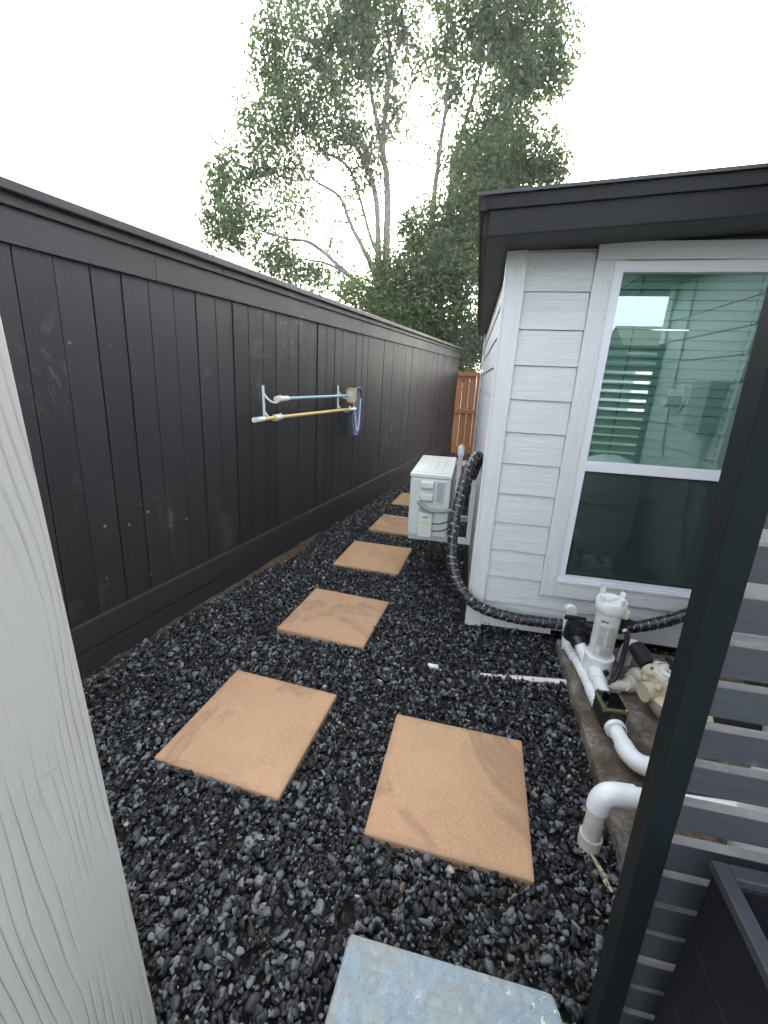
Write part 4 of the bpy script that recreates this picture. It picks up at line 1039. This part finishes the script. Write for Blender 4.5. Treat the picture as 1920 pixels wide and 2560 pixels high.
def tree(name, label, loc, stems, clumps, n, size, mat, seed, r0=.11, twig=.35, droop=.5, cat="tree", spray=0):
    root = thing(name, label, cat, loc); o = Vector(loc); rnd = random.Random(seed)
    mb = MB(); nodes = []; sl, sp = [], []
    if spray:
        sl, sp = sprays(stems, random.Random(seed+1), spray)
    tw = leaves("crown", mat, root, clumps, n, size, seed, droop, [tuple(p) for p in sp])
    for st, ra, rb in stems:
        P = smooth_path(st, 6); nn = len(P); rs = [ra+(rb-ra)*i/(nn-1) for i in range(nn)]
        P2 = [p + Vector((rnd.uniform(-1,1),rnd.uniform(-1,1),0))*.012 for p in P]
        mb.tube([p-o for p in P2], rs, 9); nodes += list(zip(P2, rs))
    for pl, ra, rb in sl: mb.tube([p-o for p in pl], [ra+(rb-ra)*i/(len(pl)-1) for i in range(len(pl))], 5 if ra > .008 else 4, caps=False)
    NP = np.array([tuple(p) for p, _ in nodes])
    for q in clumps:                                  # limbs from the nearest stem to each clump, then twigs
        c = Vector(q[:3]); d = np.linalg.norm(NP - np.array(c), axis=1) + 1.2*np.maximum(0, NP[:,2]-c.z+.4); k = int(d.argmin())
        p0, r = nodes[k]; mid = (p0+c)/2 + Vector((rnd.uniform(-.15,.15),rnd.uniform(-.15,.15),-.12))
        ra = min(r*.6, .03); P = smooth_path([p0, mid, c], 5); mb.tube([p-o for p in P], [ra+(.006-ra)*i/(len(P)-1) for i in range(len(P))], 6)
        lim = [tuple(p) for p in P]
        near = [w for w in tw if abs(w[0]-c.x) < q[3] and abs(w[2]-c.z) < q[4] and abs(w[1]-c.y) < .9]
        rnd.shuffle(near)
        for w in near[:int(len(near)*twig)]:
            s = Vector(lim[rnd.randrange(2, len(lim))]); wv = Vector(w)
            mb.tube([s-o, (s+wv)/2-o+Vector((rnd.uniform(-.05,.05),0,rnd.uniform(-.04,.06))), wv-o], [.007,.005,.003], 4, caps=False)
    mb.build("trunk", MT['bark'], root, smooth=70, fix=False)
    return root
A_ = [(-5.07,10.26,9.15,1.26,1.13),(-5.86,9.94,8.68,.73,.79),(-4.36,10.63,9.88,.99,.73),(-5.11,9.79,7.76,.99,.79),(-6.68,8.91,5.98,.73,.73,1.5),(-5.76,9.24,6.46,.86,.73,1.3),(-6.25,8.67,4.99,.99,.5,1.7),(-4.84,8.61,3.97,.5,.33,.8),(-3.72,10.77,9.91,.6,.73,.7),(-2.72,10.91,9.76,.53,.73,.7),(-4.1,9.88,7.42,.79,.73,.55),(-4.08,9.02,4.76,.33,.4,.35),(-3.35,9.71,6.44,.26,.4,.5),(-5.07,9.06,5.48,.73,.53,.8),(-6.75,8.5,4.78,.53,.4),(-6.07,10.15,9.43,.4,.53),(-6.34,9.51,7.64,.4,.6,.7),(-3.74,10.43,8.89,.79,.79,.7),
      (-3.3,9.7,6.9,.5,.7,.28),(-3.6,9.5,5.8,.5,.6,.22),(-2.6,10.2,7.6,.4,.6,.2),(-2.2,10.6,8.7,.35,.4,.35),(-4.3,9.4,5.6,.5,.4,.3),(-5.4,8.7,4.2,.6,.35,1.7),(-4.3,8.7,3.9,.55,.35,1.6),(-3.5,8.8,3.7,.4,.35,1.2),(-2.7,8.9,4.3,.3,.4,.4),(-5.6,9.3,7.2,.8,.5,.7),(-5.2,8.75,4.5,.5,.35,.9),(-4.6,11.2,11.0,1.3,.9),(-3.2,11.3,11.1,.9,.8,.7),(-5.8,10.8,10.4,.7,.7,.6),(-2.95,9.6,6.0,.2,.5,.5)]
stA = [([(-2.62,8.8,0),(-2.62,8.85,2.2),(-2.61,9.1,4.13),(-2.68,9.4,5.08),(-2.8,9.74,6.21),(-2.98,9.95,6.96),(-3.02,10.38,8.29),(-3.06,10.68,9.24),(-3.32,11.04,10.49),(-3.49,11.41,11.75)], .125, .03),
       ([(-2.64,8.85,3.0),(-2.79,9.08,4.18),(-2.91,9.37,5.13),(-3.07,9.6,5.95),(-3.36,9.75,6.57),(-3.83,9.9,7.31),(-4.23,10.06,8.05),(-4.55,10.36,9.18)], .095, .02),
       ([(-2.66,8.85,3.2),(-2.94,9.03,4.12),(-3.52,9.22,5.04),(-3.93,9.38,5.78),(-4.48,9.37,6.08),(-4.77,9.41,6.38)], .075, .018),
       ([(-2.56,8.86,2.7),(-2.75,8.86,3.37),(-3.46,8.86,3.9),(-4.45,8.9,4.62),(-5.11,8.8,4.72),(-6.12,8.69,4.99)], .085, .015),
       ([(-3.2,8.86,3.75),(-4.0,8.8,4.15),(-4.75,8.75,4.25)], .05, .012),
       ([(-3.01,9.95,6.96),(-3.31,10.21,7.96),(-3.61,10.46,8.9),(-3.85,10.76,9.96),(-4.04,11.09,11.1)], .06, .015),
       ([(-2.98,10.1,7.4),(-2.61,10.38,8.06),(-2.36,10.66,8.76),(-2.08,10.86,9.22)], .035, .01),
       ([(-2.85,9.2,4.5),(-3.04,9.24,4.81),(-3.74,9.63,6.42),(-4.43,9.63,6.84),(-4.88,9.72,7.39)], .055, .015),
       ([(-3.0,10.3,8.0),(-2.95,10.6,9.0),(-2.8,10.9,10.2)], .045, .012)]
tree("pear_tree", "tall multi stemmed tree with thin drooping leaves above the black fence", (-2.62,8.8,0), stA, A_, 24500, .122, MT['leaf'], 21, droop=.6, spray=.22)
B_ = [(-.13,10.78,9.41,1.2,.95),(-1.62,10.5,9.47,.44,.69,.8),(.9,11.07,9.7,.57,.63,.7),(.29,10.53,8.41,.95,.69),(-.22,10.09,7.36,.82,.76),(-1.37,10.18,8.34,.38,.5,.6),(-.95,10.68,9.62,.57,.57,.8),(.88,10.73,8.67,.57,.5,.8),(-.75,9.72,6.55,.69,.57),(-.3,11.2,10.8,1.4,.9),(-1.7,11,10.7,.6,.7,.6)]
stB = [([(-1.35,8.6,0),(-1.38,8.61,3.51),(-1.53,9.11,5.13),(-1.52,9.56,6.52),(-1.48,9.9,7.55),(-1.48,10.1,8.15),(-1.44,10.36,8.94),(-1.47,10.63,9.78)], .09, .02),
       ([(-1.3,8.6,2.5),(-1.05,8.87,4.13),(-1.16,9.56,6.29),(-1.05,9.82,7.02),(-.85,10.19,8.06),(-.68,10.46,8.79),(-.26,10.77,9.47)], .085, .02),
       ([(-1.1,9.6,6.4),(-.5,9.95,7.2),(.1,10.4,8.2),(.5,10.8,9.2)], .05, .015)]
tree("pear_tree", "slender tall tree with two upright stems rising over the shed eave", (-1.35,8.6,0), stB, B_, 18000, .122, MT['leaf'], 22, droop=.6, spray=.26)
C_ = [(.51,9.37,6.35,.9,.78),(-.48,8.98,5.74,.84,.72),(-.87,8.65,4.98,.9,.66),(-1.54,8.41,4.66,.66,.66,.8),(-1.71,8.01,3.51,.9,.66),(-.73,8.25,3.66,.84,.78),(-.8,7.92,2.69,.66,.54),(-.62,8.48,4.3,.66,.54),(-.11,9.16,6.1,.72,.6),(1.06,9.41,6.15,.48,.36),(-1.6,7.9,2.7,.8,.6),(-.2,8.0,2.4,.6,.6),(-1.0,7.7,1.8,.9,.6),(-2.2,8.0,3.0,.6,.6,1.2),(-2.3,8.3,3.9,.45,.5,.7),(-1.2,8.2,3.9,.7,.7,1.2),(-.3,8.8,5.2,.6,.6,1.2),(-1.9,8.4,4.6,.4,.5,.6)]
stC = [([(-.7,8.3,0),(-.75,8.3,2.5),(-.6,8.6,4.3),(-.2,9.1,6.0)], .10, .02), ([(-.75,8.3,1.8),(-1.4,8.1,3.2),(-1.6,8.3,4.4)], .06, .015)]
tree("evergreen_tree", "dense dark green tree filling the gap between fence and shed", (-.7,8.3,0), stC, C_, 62000, .092, MT['leaf_dense'], 23, twig=.12, droop=.2)
D_ = [(-3.0,7.6,3.25,.45,.28),(-2.5,7.7,3.35,.34,.45,.7),(-2.65,7.9,4.0,.28,.34,.4),(-2.4,7.5,2.9,.6,.4),(-1.8,7.6,2.75,.5,.4)]
tree("bush", "small bright green bush peeking over the black fence", (-2.5,7.6,0), [([(-2.5,7.6,0),(-2.5,7.6,2.0),(-2.7,7.6,3.0)], .05, .012)], D_, 7000, .075, MT['leaf_bright'], 24, twig=.12, droop=.1, cat="bush")
E_ = [(-.34,7.35,2.30,.38,.32),(-.40,7.22,1.86,.26,.18,.7),(.05,7.4,2.35,.35,.3)]
tree("bush", "small grey green shrub hanging over the corner of the cedar fence", (-.3,7.4,0), [([(-.3,7.4,0),(-.3,7.4,1.4),(-.3,7.38,2.1)], .03, .01)], E_, 2400, .06, MT['leaf_grey'], 25, twig=.12, droop=.1, cat="bush")

# ------------------------------------------------------------------ thin haze volume added to imitate veiling lens glare
hm = bpy.data.materials.new("veil_haze"); hm.use_nodes = True; ht = hm.node_tree
for nd in list(ht.nodes): ht.nodes.remove(nd)
ho = ht.nodes.new("ShaderNodeOutputMaterial"); pv = ht.nodes.new("ShaderNodeVolumePrincipled")
pv.inputs['Color'].default_value = (.93,.97,1,1); pv.inputs['Density'].default_value = .0011; pv.inputs['Anisotropy'].default_value = .7
ht.links.new(pv.outputs[0], ho.inputs['Volume'])
mb = MB(); mb.box((-30,-45,-1.2),(30,30,13.5)); hz_o = mb.build("haze", hm); tag(hz_o, "thin haze added to imitate veiling lens glare", kind='stuff')
